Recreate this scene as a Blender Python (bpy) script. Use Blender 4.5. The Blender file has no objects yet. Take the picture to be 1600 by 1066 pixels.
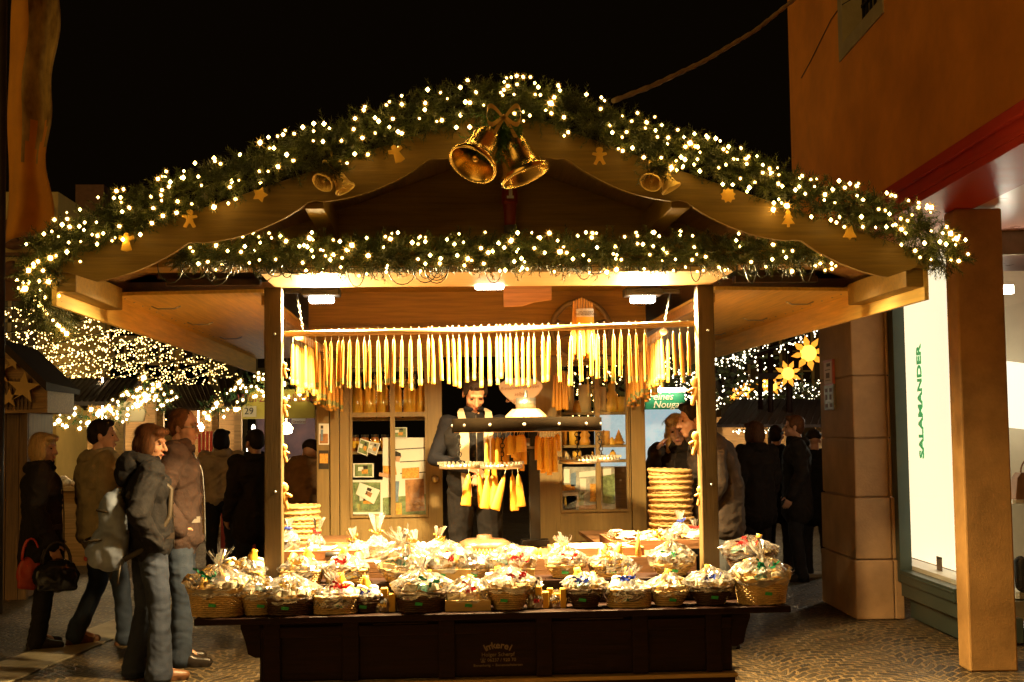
import bpy, math, random
from mathutils import Vector, Matrix, noise
rnd = random.Random(7)
R_ = math.radians
SC = bpy.context.scene
COL = SC.collection
# ---------------------------------------------------------------- camera
FPX, PSI, TH, RHO, SHP, CZ = 1900.0, R_(3.58), math.atan(.057), .0135, 36.0, 1.6
fwv = Vector((math.sin(PSI)*math.cos(TH), math.cos(PSI)*math.cos(TH), math.sin(TH)))
_r0 = Vector((math.cos(PSI), -math.sin(PSI), 0)); _u0 = _r0.cross(fwv)
RV = _r0*math.cos(RHO)-_u0*math.sin(RHO); UV = _u0*math.cos(RHO)+_r0*math.sin(RHO)
cam = bpy.data.cameras.new('camera'); camo = bpy.data.objects.new('camera', cam); COL.objects.link(camo)
camo.matrix_world = Matrix(((RV.x, UV.x, -fwv.x, 0), (RV.y, UV.y, -fwv.y, 0), (RV.z, UV.z, -fwv.z, CZ), (0, 0, 0, 1)))
cam.sensor_width = 36; cam.lens = FPX/1600*36; cam.shift_y = SHP/1600; cam.clip_end = 500; cam.clip_start = .05
SC.camera = camo
# ---------------------------------------------------------------- world, town glow, exposure
w = bpy.data.worlds.new('World'); SC.world = w; w.use_nodes = True
w.node_tree.nodes['Background'].inputs[0].default_value = (.0022, .0012, .0004, 1)
w.node_tree.nodes['Background'].inputs[1].default_value = 1.0
sl = bpy.data.lights.new('sun', 'SUN'); sl.energy = .50; sl.angle = R_(50); sl.color = (1, .55, .14)
so = bpy.data.objects.new('sun', sl); COL.objects.link(so)
so.rotation_euler = Vector((.60, .72, -.27)).to_track_quat('-Z', 'Y').to_euler()
SC.view_settings.view_transform = 'Standard'; SC.view_settings.look = 'None'
SC.view_settings.exposure = 0; SC.view_settings.gamma = 1
SC.cycles.use_denoising = True; SC.cycles.max_bounces = 10; SC.cycles.transparent_max_bounces = 24
SC.cycles.transmission_bounces = 6; SC.cycles.glossy_bounces = 4; SC.cycles.diffuse_bounces = 4
SC.cycles.sample_clamp_indirect = 4; SC.cycles.caustics_reflective = False; SC.cycles.caustics_refractive = False
# ---------------------------------------------------------------- helpers
def ray(px, py):
    return RV*((px-800)/FPX)+UV*((533-py)/FPX+SHP/FPX)+fwv
def at(px, py, Y):
    d = ray(px, py); t = Y/d.y
    return Vector((d.x*t, Y, CZ+d.z*t))
def atz(px, py, Z=0):
    d = ray(px, py); t = (Z-CZ)/d.z
    return Vector((d.x*t, d.y*t, Z))
def setp(o, label, cat, group=None, kind=None):
    if label: o['label'] = label
    if cat: o['category'] = cat
    if group: o['group'] = group
    if kind: o['kind'] = kind
    return o
def thing(name, label, cat, loc=(0, 0, 0), group=None):
    o = bpy.data.objects.new(name, None); COL.objects.link(o); o.location = loc; o.empty_display_size = .1
    return setp(o, label, cat, group)
def wloc(o):
    v = Vector((0, 0, 0))
    while o is not None: v += o.location; o = o.parent
    return v
def dup(root, loc, rz=0, label=None, group=None, scale=None):
    r = root.copy(); COL.objects.link(r); r.location = loc; r.rotation_euler = (0, 0, rz)
    if scale: r.scale = (scale,)*3 if isinstance(scale, (int, float)) else scale
    if label: r['label'] = label
    if group: r['group'] = group
    for ch in list(root.children):
        c = ch.copy(); COL.objects.link(c); c.parent = r
        for g in list(ch.children):
            d = g.copy(); COL.objects.link(d); d.parent = c
    return r
def frame(z):
    z = Vector(z).normalized(); a = Vector((0, 0, 1)) if abs(z.z) < .9 else Vector((1, 0, 0))
    x = a.cross(z).normalized(); y = z.cross(x)
    return x, y, z
class MB:
    def __init__(s): s.v = []; s.f = []; s.m = []; s.s = []
    def add(s, vs, fs, m=0, sm=False, M=None):
        n = len(s.v)
        s.v += [tuple(M@Vector(p)) for p in vs] if M is not None else [tuple(p) for p in vs]
        for f in fs: s.f.append([i+n for i in f]); s.m.append(m); s.s.append(sm)
        return s
    def box(s, x0, x1, y0, y1, z0, z1, m=0, M=None):
        v = [(x0,y0,z0),(x1,y0,z0),(x1,y1,z0),(x0,y1,z0),(x0,y0,z1),(x1,y0,z1),(x1,y1,z1),(x0,y1,z1)]
        return s.add(v, [(0,3,2,1),(4,5,6,7),(0,1,5,4),(1,2,6,5),(2,3,7,6),(3,0,4,7)], m, False, M)
    def hexa(s, p, m=0):      # eight points: bottom loop of 4, top loop of 4
        return s.add(p, [(0,3,2,1),(4,5,6,7),(0,1,5,4),(1,2,6,5),(2,3,7,6),(3,0,4,7)], m)
    def tube(s, pts, r, n=8, m=0, sm=True, closed=False, cap=True):
        pts = [Vector(p) for p in pts]; k = len(pts); rs = r if isinstance(r, (list, tuple)) else [r]*k
        vs = []; x = None
        for i, p in enumerate(pts):
            a = pts[(i-1) % k] if (i > 0 or closed) else p; b = pts[(i+1) % k] if (i < k-1 or closed) else p
            d = (b-a)
            if d.length < 1e-9: d = Vector((0, 0, 1))
            d.normalize()
            if x is None: x = frame(d)[0]
            x = (x-d*x.dot(d)); x = x.normalized() if x.length > 1e-6 else frame(d)[0]
            y = d.cross(x)
            for j in range(n):
                t = 2*math.pi*j/n; vs.append(p+(x*math.cos(t)+y*math.sin(t))*rs[i])
        fs = [(i*n+j, i*n+(j+1) % n, ((i+1) % k)*n+(j+1) % n, ((i+1) % k)*n+j) for i in range(k if closed else k-1) for j in range(n)]
        s.add(vs, fs, m, sm)
        if cap and not closed:
            b = len(s.v)-k*n
            s.f.append([b+j for j in range(n)][::-1]); s.m.append(m); s.s.append(False)
            s.f.append([b+(k-1)*n+j for j in range(n)]); s.m.append(m); s.s.append(False)
        return s
    def lathe(s, prof, c=(0, 0, 0), n=20, m=0, sm=True, M=None, close=True, sx=1, sy=1):
        vs = [(c[0]+r*math.cos(2*math.pi*j/n)*sx, c[1]+r*math.sin(2*math.pi*j/n)*sy, c[2]+z) for r, z in prof for j in range(n)]
        fs = [(i*n+j, i*n+(j+1) % n, (i+1)*n+(j+1) % n, (i+1)*n+j) for i in range(len(prof)-1) for j in range(n)]
        if close:
            if prof[0][0] > 1e-5: fs.append(tuple(range(n))[::-1])
            if prof[-1][0] > 1e-5: fs.append(tuple((len(prof)-1)*n+j for j in range(n)))
        return s.add(vs, fs, m, sm, M)
    def cap(s, p, q, r0, r1=None, n=12, m=0):
        r1 = r0 if r1 is None else r1; p = Vector(p); q = Vector(q); d = q-p
        if d.length < 1e-6: d = Vector((0, 0, 1e-4))
        u = d.normalized(); pts = []; rs = []
        for a in (-80, -50, -20): pts.append(p+u*r0*math.sin(R_(a))); rs.append(r0*math.cos(R_(a)))
        pts.append(p); rs.append(r0); pts.append(q+u*1e-5); rs.append(r1)
        for a in (20, 50, 80): pts.append(q+u*r1*math.sin(R_(a))); rs.append(r1*math.cos(R_(a)))
        return s.tube(pts, rs, n, m)
    def ell(s, c, r, m=0, n=16, k=10, M=None, rot=None):
        c = Vector(c); r = (r,)*3 if isinstance(r, (int, float)) else r; vs = []
        for i in range(k+1):
            t = math.pi*i/k
            for j in range(n):
                p = 2*math.pi*j/n
                q = Vector((r[0]*math.sin(t)*math.cos(p), r[1]*math.sin(t)*math.sin(p), -r[2]*math.cos(t)))
                if rot is not None: q = rot@q
                vs.append(c+q)
        fs = [(i*n+j, i*n+(j+1) % n, (i+1)*n+(j+1) % n, (i+1)*n+j) for i in range(k) for j in range(n)]
        return s.add(vs, fs, m, True, M)
    def prism(s, poly, d, m=0, M=None, sm=False):   # poly in the local xz plane, pushed by d along y
        n = len(poly); vs = [(x, 0, z) for x, z in poly]+[(x, d, z) for x, z in poly]
        fs = [tuple(range(n)), tuple(range(2*n-1, n-1, -1))]+[(j, j+n, (j+1) % n+n, (j+1) % n) for j in range(n)]
        return s.add(vs, fs, m, sm, M)
    def build(s, name, mats, parent=None, o=None, bev=0, kind=None, label=None):
        me = bpy.data.meshes.new(name)
        base = wloc(parent) if parent is not None else Vector((0, 0, 0))
        off = Vector(o) if o is not None else base
        me.from_pydata([(x-off.x, y-off.y, z-off.z) for x, y, z in s.v], [], s.f)
        mats = mats if isinstance(mats, (list, tuple)) else [mats]
        for mm in mats: me.materials.append(mm)
        me.polygons.foreach_set('material_index', s.m); me.polygons.foreach_set('use_smooth', s.s); me.update()
        ob = bpy.data.objects.new(name, me); COL.objects.link(ob)
        ob.location = off-base if parent is not None else off
        if parent is not None: ob.parent = parent
        if bev:
            b = ob.modifiers.new('bevel', 'BEVEL'); b.width = bev; b.segments = 2; b.limit_method = 'ANGLE'; b.angle_limit = R_(40)
        if kind: ob['kind'] = kind
        if label: ob['label'] = label
        return ob
def ico(c, r, mb, m=0):   # small eight-sided bulb
    x, y, z = c
    mb.add([(x+r,y,z),(x-r,y,z),(x,y+r,z),(x,y-r,z),(x,y,z+r*1.15),(x,y,z-r*1.15)],
           [(0,2,4),(2,1,4),(1,3,4),(3,0,4),(2,0,5),(1,2,5),(3,1,5),(0,3,5)], m, True)
TS = bpy.data.scenes.new('workbench')
def baked(t):   # evaluated mesh of an object, worked out in a small side scene
    TS.collection.objects.link(t); vl = TS.view_layers[0]; vl.update(); dg = vl.depsgraph; dg.update()
    return bpy.data.meshes.new_from_object(t.evaluated_get(dg))
def text_mesh(name, body, size, M, mat_, parent=None, ext=.0015, align='CENTER', shear=0, space=1, o=None, bold=0):
    cu = bpy.data.curves.new(name, 'FONT'); cu.body = body; cu.size = size; cu.extrude = ext; cu.align_x = align; cu.align_y = 'CENTER'
    cu.shear = shear; cu.space_character = space; cu.resolution_u = 3; cu.offset = bold
    t = bpy.data.objects.new(name, cu)
    me = baked(t); bpy.data.objects.remove(t)
    base = wloc(parent) if parent is not None else Vector((0, 0, 0))
    me.transform(Matrix.Translation(-base)@M); me.materials.clear(); me.materials.append(mat_); me.name = name
    ob = bpy.data.objects.new(name, me); COL.objects.link(ob)
    if parent is not None: ob.parent = parent
    return ob
def basis(o, x, y):   # text frame: origin, right, up
    x = Vector(x).normalized(); y = Vector(y); y = (y-x*y.dot(x)).normalized(); z = x.cross(y); o = Vector(o)
    return Matrix(((x.x, y.x, z.x, o.x), (x.y, y.y, z.y, o.y), (x.z, y.z, z.z, o.z), (0, 0, 0, 1)))
# ---------------------------------------------------------------- materials
def mat(name, col, rough=.6, metal=0, var=.2, scale=6, stretch=(1, 1, 1), bump=.0, bscale=40, spec=.5, emit=None, es=0, trans=0, alpha=1, sss=0, sheen=0, col2=None, ior=1.45, coat=0):
    m = bpy.data.materials.new(name); m.use_nodes = True; nt = m.node_tree; p = nt.nodes['Principled BSDF']; L = nt.links.new
    p.inputs['Roughness'].default_value = rough; p.inputs['Metallic'].default_value = metal
    p.inputs['Specular IOR Level'].default_value = spec; p.inputs['IOR'].default_value = ior
    p.inputs['Transmission Weight'].default_value = trans; p.inputs['Alpha'].default_value = alpha
    p.inputs['Sheen Weight'].default_value = sheen; p.inputs['Coat Weight'].default_value = coat
    if sss: p.inputs['Subsurface Weight'].default_value = sss; p.inputs['Subsurface Radius'].default_value = (.02, .01, .004); p.inputs['Subsurface Scale'].default_value = 1
    if emit: p.inputs['Emission Color'].default_value = (*emit, 1); p.inputs['Emission Strength'].default_value = es
    tc = nt.nodes.new('ShaderNodeTexCoord'); mp = nt.nodes.new('ShaderNodeMapping'); mp.inputs['Scale'].default_value = stretch
    L(tc.outputs['Object'], mp.inputs['Vector'])
    if var or col2:
        n = nt.nodes.new('ShaderNodeTexNoise'); n.inputs['Scale'].default_value = scale; n.inputs['Detail'].default_value = 5; n.inputs['Roughness'].default_value = .62
        L(mp.outputs[0], n.inputs['Vector'])
        r = nt.nodes.new('ShaderNodeValToRGB'); r.color_ramp.elements[0].position = .32; r.color_ramp.elements[1].position = .68
        a = [c*(1-var) for c in col]; b = [min(1, c*(1+var)) for c in col] if col2 is None else col2
        r.color_ramp.elements[0].color = (*a, 1); r.color_ramp.elements[1].color = (*b, 1)
        L(n.outputs['Fac'], r.inputs[0]); L(r.outputs[0], p.inputs['Base Color'])
        mr = nt.nodes.new('ShaderNodeMapRange'); mr.inputs[3].default_value = max(.02, rough-.1); mr.inputs[4].default_value = min(1, rough+.1)
        L(n.outputs['Fac'], mr.inputs[0]); L(mr.outputs[0], p.inputs['Roughness'])
    else: p.inputs['Base Color'].default_value = (*col, 1)
    if bump:
        n2 = nt.nodes.new('ShaderNodeTexNoise'); n2.inputs['Scale'].default_value = bscale; n2.inputs['Detail'].default_value = 4
        L(mp.outputs[0], n2.inputs['Vector']); bp = nt.nodes.new('ShaderNodeBump'); bp.inputs['Strength'].default_value = bump; bp.inputs['Distance'].default_value = .01
        L(n2.outputs['Fac'], bp.inputs['Height']); L(bp.outputs[0], p.inputs['Normal'])
    return m
def wood(name, col, ax='x', var=.28, rough=.55, bump=.25, sc=5):
    st = {'x': (.5, 9, 9), 'y': (9, .5, 9), 'z': (9, 9, .5)}[ax]
    return mat(name, col, rough, var=var, scale=sc, stretch=st, bump=bump, bscale=14)
def emis(name, col, s, sample='AUTO'):
    m = bpy.data.materials.new(name); m.use_nodes = True; nt = m.node_tree; nt.nodes.clear()
    e = nt.nodes.new('ShaderNodeEmission'); e.inputs[0].default_value = (*col, 1); e.inputs[1].default_value = s
    o = nt.nodes.new('ShaderNodeOutputMaterial'); nt.links.new(e.outputs[0], o.inputs[0]); m.cycles.emission_sampling = sample
    return m
def clear(name, tint, gloss=.35, rough=.08, fac=.5, diff=0.0):   # thin clear film: mostly see-through, with sharp glints
    m = bpy.data.materials.new(name); m.use_nodes = True; nt = m.node_tree; nt.nodes.clear(); N = nt.nodes.new; L = nt.links.new
    t = N('ShaderNodeBsdfTransparent'); t.inputs[0].default_value = (*tint, 1)
    g = N('ShaderNodeBsdfGlossy'); g.inputs[1].default_value = rough; g.inputs[0].default_value = (1, 1, 1, 1)
    lw = N('ShaderNodeLayerWeight'); lw.inputs[0].default_value = fac
    mr = N('ShaderNodeMapRange'); mr.inputs[3].default_value = gloss*.25; mr.inputs[4].default_value = min(1, gloss*1.6)
    L(lw.outputs['Fresnel'], mr.inputs[0]); mx = N('ShaderNodeMixShader'); L(mr.outputs[0], mx.inputs[0]); L(t.outputs[0], mx.inputs[1]); L(g.outputs[0], mx.inputs[2])
    o = N('ShaderNodeOutputMaterial'); last = mx
    if diff:
        d = N('ShaderNodeBsdfDiffuse'); d.inputs[0].default_value = (.9, .9, .9, 1); m2 = N('ShaderNodeMixShader'); m2.inputs[0].default_value = diff
        L(mx.outputs[0], m2.inputs[1]); L(d.outputs[0], m2.inputs[2]); last = m2
    L(last.outputs[0], o.inputs[0])
    return m
M_oliv = wood('olive_painted_wood', (.17, .12, .06), 'z', var=.2)
M_olivx = wood('olive_painted_board', (.16, .11, .055), 'x', var=.2)
M_ply = wood('pale_plywood', (.84, .58, .15), 'y', var=.16, rough=.5, bump=.1)
M_plyx = wood('planed_spruce', (.60, .38, .15), 'x', var=.18, rough=.5)
M_barge = wood('honey_brown_board', (.24, .145, .02), 'x', var=.22)
M_dark = wood('dark_stained_wood', (.011, .0035, .002), 'x', var=.35, rough=.55)
M_dark.node_tree.nodes['Principled BSDF'].inputs['Specular IOR Level'].default_value = .12
M_gable = wood('brown_gable_boards', (.30, .17, .025), 'x', var=.25)  # one even brown for gable, header, ceiling and floor boards
M_black = mat('black_iron', (.014, .013, .012), .6, .2, bump=.2, spec=.25)
M_steel = mat('galvanised_steel', (.45, .45, .43), .35, .9)
M_white = mat('white_lacquer', (.8, .78, .74), .4, var=.04)
E_tube = emis('lit_lamp_glass', (1, .90, .7), 40)
E_bulb = emis('lit_fairy_bulb', (1, .60, .15), 30)
E_far = emis('lit_far_bulb', (1, .62, .18), 12)
E_farw = emis('lit_far_cool_bulb', (1, .86, .55), 7)
E_green = emis('lit_pale_bulb', (1, .92, .5), 14)
M_glass = clear('window_glass', (.96, .97, .95), .22, .01, .35)
# ---------------------------------------------------------------- ground
def ground_mat(name, base, w=.95, hk=.095, bk=.115):
    m = bpy.data.materials.new(name); m.use_nodes = True; nt = m.node_tree; p = nt.nodes['Principled BSDF']; N = nt.nodes.new; L = nt.links.new
    tc = N('ShaderNodeTexCoord'); sp = N('ShaderNodeSeparateXYZ'); L(tc.outputs['Object'], sp.inputs[0])
    def mth(op, a, b=None):
        n = N('ShaderNodeMath'); n.operation = op
        for i, x in enumerate((a, b)):
            if x is None: continue
            if isinstance(x, (int, float)): n.inputs[i].default_value = x
            else: L(x, n.inputs[i])
        return n.outputs[0]
    wob = N('ShaderNodeTexNoise'); wob.inputs['Scale'].default_value = 3.5; L(tc.outputs['Object'], wob.inputs['Vector'])
    wv = mth('MULTIPLY', mth('SUBTRACT', wob.outputs['Fac'], .5), .11)
    f = mth('SUBTRACT', mth('FRACT', mth('DIVIDE', mth('ADD', sp.outputs[0], 50), w)), .5)
    y2 = mth('ADD', mth('ADD', sp.outputs[1], mth('MULTIPLY', mth('MULTIPLY', f, f), 1.5*w)), wv)
    cb = N('ShaderNodeCombineXYZ'); L(mth('ADD', sp.outputs[0], mth('MULTIPLY', wv, 1.3)), cb.inputs[0]); L(y2, cb.inputs[1])
    br = N('ShaderNodeTexBrick'); br.inputs['Scale'].default_value = 1; br.inputs['Brick Width'].default_value = bk; br.inputs['Row Height'].default_value = hk
    br.inputs['Mortar Size'].default_value = .012; br.inputs['Mortar Smooth'].default_value = .3; br.inputs['Bias'].default_value = 0
    br.inputs['Color1'].default_value = (*[c*.45 for c in base], 1); br.inputs['Color2'].default_value = (*[c*1.6 for c in base], 1); br.inputs['Mortar'].default_value = (base[0]*3.6, base[1]*3.4, base[2]*2.8, 1)
    L(cb.outputs[0], br.inputs['Vector'])
    big = N('ShaderNodeTexNoise'); big.inputs['Scale'].default_value = 1.1; big.inputs['Detail'].default_value = 6; L(tc.outputs['Object'], big.inputs['Vector'])
    mr = N('ShaderNodeMapRange'); mr.inputs[3].default_value = .45; mr.inputs[4].default_value = 1.5; L(big.outputs['Fac'], mr.inputs[0])
    mx = N('ShaderNodeVectorMath'); mx.operation = 'SCALE'; L(br.outputs['Color'], mx.inputs[0]); L(mr.outputs[0], mx.inputs[3]); L(mx.outputs[0], p.inputs['Base Color'])
    m2 = N('ShaderNodeMapRange'); m2.inputs[3].default_value = .22; m2.inputs[4].default_value = .75; L(big.outputs['Fac'], m2.inputs[0]); L(m2.outputs[0], p.inputs['Roughness'])
    fine = N('ShaderNodeTexNoise'); fine.inputs['Scale'].default_value = 45; fine.inputs['Detail'].default_value = 3; L(tc.outputs['Object'], fine.inputs['Vector'])
    hh = mth('ADD', mth('MULTIPLY', mth('SUBTRACT', 1.0, br.outputs['Fac']), 1.0), mth('MULTIPLY', fine.outputs['Fac'], .55))
    bp = N('ShaderNodeBump'); bp.inputs['Strength'].default_value = 1.0; bp.inputs['Distance'].default_value = .03; L(hh, bp.inputs['Height']); L(bp.outputs[0], p.inputs['Normal'])
    return m
M_cob = ground_mat('cobblestones', (.040, .028, .015))
g = MB(); g.add([(-120, -30, 0), (120, -30, 0), (120, 220, 0), (-120, 220, 0)], [(0, 1, 2, 3)])
g.build('ground', M_cob, kind='structure')
M_slab = mat('worn_sandstone_slab', (.30, .25, .17), .6, var=.3, scale=5, bump=.4, bscale=60)
def strip(name, a, b, wdt, z, nseg, m):
    a = Vector(a); b = Vector(b); d = (b-a); ln = d.length; d.normalize(); n = Vector((-d.y, d.x, 0)); s = MB()
    for i in range(nseg):
        p = a+d*(ln*i/nseg+.006); q = a+d*(ln*(i+1)/nseg-.006)
        s.hexa([Vector((*((p).xy), -.02)), Vector((*(q.xy), -.02)), Vector((*((q+n*wdt).xy), -.02)), Vector((*((p+n*wdt).xy), -.02)),
                Vector((*((p).xy), z)), Vector((*(q.xy), z)), Vector((*((q+n*wdt).xy), z)), Vector((*((p+n*wdt).xy), z))])
    return s.build(name, m, kind='structure', bev=.004)
kA = atz(-40, 1090); kB = atz(310, 945)
strip('kerb_slabs', kA, kA+(kB-kA).normalized()*9, .42, .012, 9, M_slab)
strip('far_kerb', atz(1150, 902), atz(1300, 902), .3, .03, 3, M_slab)
# ---------------------------------------------------------------- building on the right
PP = Vector((3.41, 7.88, 0)); FE = Vector((.06, .998, 0)).normalized(); FN = Vector((FE.y, -FE.x, 0))
MF = Matrix(((FN.x, FE.x, 0, PP.x), (FN.y, FE.y, 0, PP.y), (0, 0, 1, 0), (0, 0, 0, 1)))   # local: x = into the building, y = along the facade, z up
def atf(px, py, t=0):   # pixel on the facade plane
    d = ray(px, py); o = PP+FN*t-Vector((0, 0, CZ)); k = o.dot(FN)/d.dot(FN); p = d*k+Vector((0, 0, CZ)); return (p-PP).dot(FE), p.z
M_orange = mat('orange_render', (.85, .31, .03), .85, var=.16, scale=1.3, bump=.35, bscale=70)
M_sand = mat('red_sandstone', (.36, .21, .10), .8, var=.22, scale=3, bump=.35, bscale=55)
M_stonetrim = mat('pale_window_stone', (.42, .34, .18), .75, var=.12)
M_red = mat('red_lacquered_metal', (.62, .06, .04), .38, var=.06)
M_dgreen = mat('dark_green_metal', (.045, .06, .05), .4, .3, var=.1)
bld = thing('shop_building', 'orange rendered corner building with a shop on its ground floor', 'building', PP)
ws, wz = atf(1313, 97); we = 4.28
wn = ws-1.25; fr = .13
wb = MB()
wb.box(0, .4, -6, we, 3.4, wz, M=MF); wb.box(0, .4, ws, we, wz, 14, M=MF); wb.box(0, .4, -6, wn, wz, 14, M=MF); wb.box(0, .4, wn, ws, wz+1.9, 14, M=MF)
wb.box(.4, 5, we-.4, we, 3.4, 14, M=MF)
wb.build('upper_wall', M_orange, bld)
wf = MB()
wf.box(-.012, .3, wn, ws, wz, wz+fr, M=MF); wf.box(-.012, .3, ws-fr, ws, wz+fr, wz+1.9, M=MF); wf.box(-.012, .3, wn, wn+fr, wz+fr, wz+1.9, M=MF)
wfo = wf.build('window_surround', M_stonetrim, bld)
pn = MB(); pn.box(.27, .29, wn+fr, ws-fr, wz+fr, wz+1.9, M=MF); pn.build('pane', mat('dark_pane', (.015, .01, .008), .1, var=.1), wfo)
gb = MB()
for k in range(9): gb.box(.16, .18, wn+fr+.08+k*.11, wn+fr+.1+k*.11, wz+fr, wz+1.8, M=MF)
gb.box(.155, .185, wn+fr, ws-fr, wz+fr+.3, wz+fr+.325, M=MF); gb.build('window_bars', M_black, wfo)
crk = MB(); crk.tube([MF@Vector((-.006, *atf(*q))) for q in ((1253, 122), (1268, 95), (1284, 62), (1300, 30), (1316, 8), (1340, -6))], .004, 5); crk.build('wall_wire', M_black, bld)
pr = MB(); z0 = 0
for i, (z1, t) in enumerate(((.5, .055), (1.02, .03), (1.52, 0), (2.05, 0), (2.6, 0), (3.4, 0))):
    g_ = .004
    pr.box(-.02-t*.6, .27, 2.25-t, 3.32, z0+g_, z1-g_, M=MF); pr.box(.274, .30+t, 2.25-t, 3.32, z0+g_, z1-g_, M=MF); z0 = z1
pr.box(-.005, .29, 2.27, 3.3, 0, 3.4, M=MF)
pr.build('stone_pier', M_sand, bld, bev=.012)
pl = MB(); pl.box(.06, .375, -.02, .19, 0, 3.06, M=MF); pl.build('pillar', mat('smooth_brown_render', (.33, .18, .055), .7, var=.26, scale=4, bump=.15, bscale=70), bld, bev=.012)
cn = MB(); cn.box(-.26, .2, -6, .9, 3.062, 3.24, M=MF); cn.box(-.29, -.26, -6, .9, 3.20, 3.27, M=MF); cn.box(-.27, -.26, -6, .9, 3.11, 3.14, M=MF)
cn.build('canopy_beam', M_red, bld, bev=.01)
sf = MB(); sf.box(.2, 3.5, -6, 4.2, 3.08, 3.2, M=MF); sf.build('canopy_soffit', mat('pale_soffit', (.90, .46, .36), .3, var=.05), bld)
bw = MB(); bw.box(.9, .95, 2.3, 4.2, 0, 3.08, M=MF); bw.box(3.2, 3.4, -6, 4.2, 0, 3.08, M=MF); bw.build('rear_wall', M_sand, bld)
# shop window
SW = .30
fm = MB(); fm.box(SW, SW+.1, 2.12, 2.27, .32, 3.08, M=MF); fm.box(SW, SW+.1, .9, 2.12, .32, .42, M=MF); fm.box(SW+.03, SW+.12, .9, 2.2, .2, .316, M=MF); fm.box(SW+.1, SW+.5, .9, 2.2, .02, .2, M=MF)
fm.box(SW-.012, SW, .9, 2.12, .385, .40, M=MF)
shopw = fm.build('shop_window', M_dgreen, bld, bev=.004)
gl = MB(); gl.add([MF@Vector(q) for q in ((SW+.05, .9, .42), (SW+.05, 2.12, .42), (SW+.05, 2.12, 3.08), (SW+.05, .9, 3.08))], [(0, 1, 2, 3)]); gl.build('pane', M_glass, shopw)
E_panel = mat('emissive_cream_panel', (.8, .75, .6), .5, var=0, emit=(1, .88, .60), es=1.7)  # emission stands in for shop light falling on the display panel
E_panel2 = mat('emissive_white_panel', (.8, .78, .7), .5, var=0, emit=(1, .92, .72), es=1.2)  # white panel with emission of its own
pnl = MB(); pnl.box(SW+.3, SW+.34, 1.2, 3.2, .46, 3.05, M=MF); pnl.build('glowing_display_panel', E_panel, bld)
fl = MB(); fl.box(SW+.1, SW+.29, .95, 3.2, .42, .455, M=MF); fl.build('display_floor', M_white, bld)
M_txt = mat('emissive_green_letters', (.02, .35, .12), .5, var=0, emit=(.015, .42, .13), es=.9)  # emission added so the unlit letters show bright green
s1, z1 = atf(1441, 708, SW+.295); s0, z0 = atf(1436, 548, SW+.295)
text_mesh('lettering', 'SALAMANDER', (z0-z1)/5.35*.93, basis(MF@Vector((SW+.292, (s0+s1)/2, (z0+z1)/2)), (0, 0, 1), FE), M_txt, bld, bold=.006)
tg = MB(); tg.box(-.004, .0, -.06, .06, 0, .11, M=MF@Matrix.Translation((SW+.2, 1.75, .456))); tgo = tg.build('price_plate', mat('dark_plate', (.05, .05, .05), .5), bld)
# second glazed case, right of the pillar
C2 = Vector((4.27, 8.9, 0)); c2l = MF.inverted()@C2
vx, vy = c2l.x, c2l.y
ed = MB(); ed.box(vx-.012, vx+.012, vy-.012, vy+.012, .3, 3.08, M=MF); ed.box(vx-.02, vx+1.5, vy-.02, vy+.02, 2.9, 3.08, M=MF); ed.box(vx-.02, vx+.02, vy+.02, 2.1, 2.9, 3.08, M=MF)
ed.box(vx-.03, vx+1.6, vy-.03, 2.1, .16, .3, M=MF)
cse = ed.build('display_case', mat('bronze_metal', (.25, .22, .15), .35, .7), bld)
g2 = MB(); g2.add([MF@Vector(q) for q in ((vx, vy, .3), (vx+1.5, vy, .3), (vx+1.5, vy, 2.9), (vx, vy, 2.9), (vx, 2.0, .3), (vx, 2.0, 2.9))], [(0, 1, 2, 3), (0, 3, 5, 4)]); g2.build('pane', M_glass, cse)
sh = MB(); sh.box(vx+.05, vx+1.5, vy+.06, 2.0, 1.02, 1.05, M=MF); sh.box(vx+.05, vx+1.5, vy+.06, 2.0, .31, .36, M=MF); sh.build('shelf', M_white, cse)
bp_ = MB(); bp_.box(vx-.05, vx+1.6, 2.04, 2.1, .3, 2.9, M=MF); bp_.build('case_back', mat('cream_case_back', (.62, .55, .42), .6, var=.05), cse)
S_blk0 = mat('black_goods_leather', (.02, .018, .016), .35, var=.1)
M_leath = mat('brown_leather', (.20, .08, .03), .4, var=.25)
ip = MB(); ip.hexa([MF@Vector(q) for q in ((vx+.06, 1.7, 1.62), (vx+1.5, 1.7, 1.45), (vx+1.5, 1.74, 1.45), (vx+.06, 1.74, 1.62), (vx+.06, 1.7, 2.16), (vx+1.5, 1.7, 1.95), (vx+1.5, 1.74, 1.95), (vx+.06, 1.74, 2.16))]); ip.build('slanted_panel', E_panel2, cse)
sp_ = MB(); sp_.lathe([(.0, 0), (.045, 0), (.045, .06), (0, .06)], (0, 0, 0), 14, M=Matrix.Translation(MF@Vector((vx+.1, 1.2, 2.62)))); sp_.build('spot_lamp', emis('lit_spot', (1, .9, .7), 60), cse)
pl_ = bpy.data.lights.new('spot_light', 'POINT'); pl_.energy = 190; pl_.color = (1, .86, .62); pl_.shadow_soft_size = .05; plo = bpy.data.objects.new('spot_light', pl_); COL.objects.link(plo); plo.parent = cse; plo.location = MF@Vector((vx+.1, 1.2, 2.55))
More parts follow.
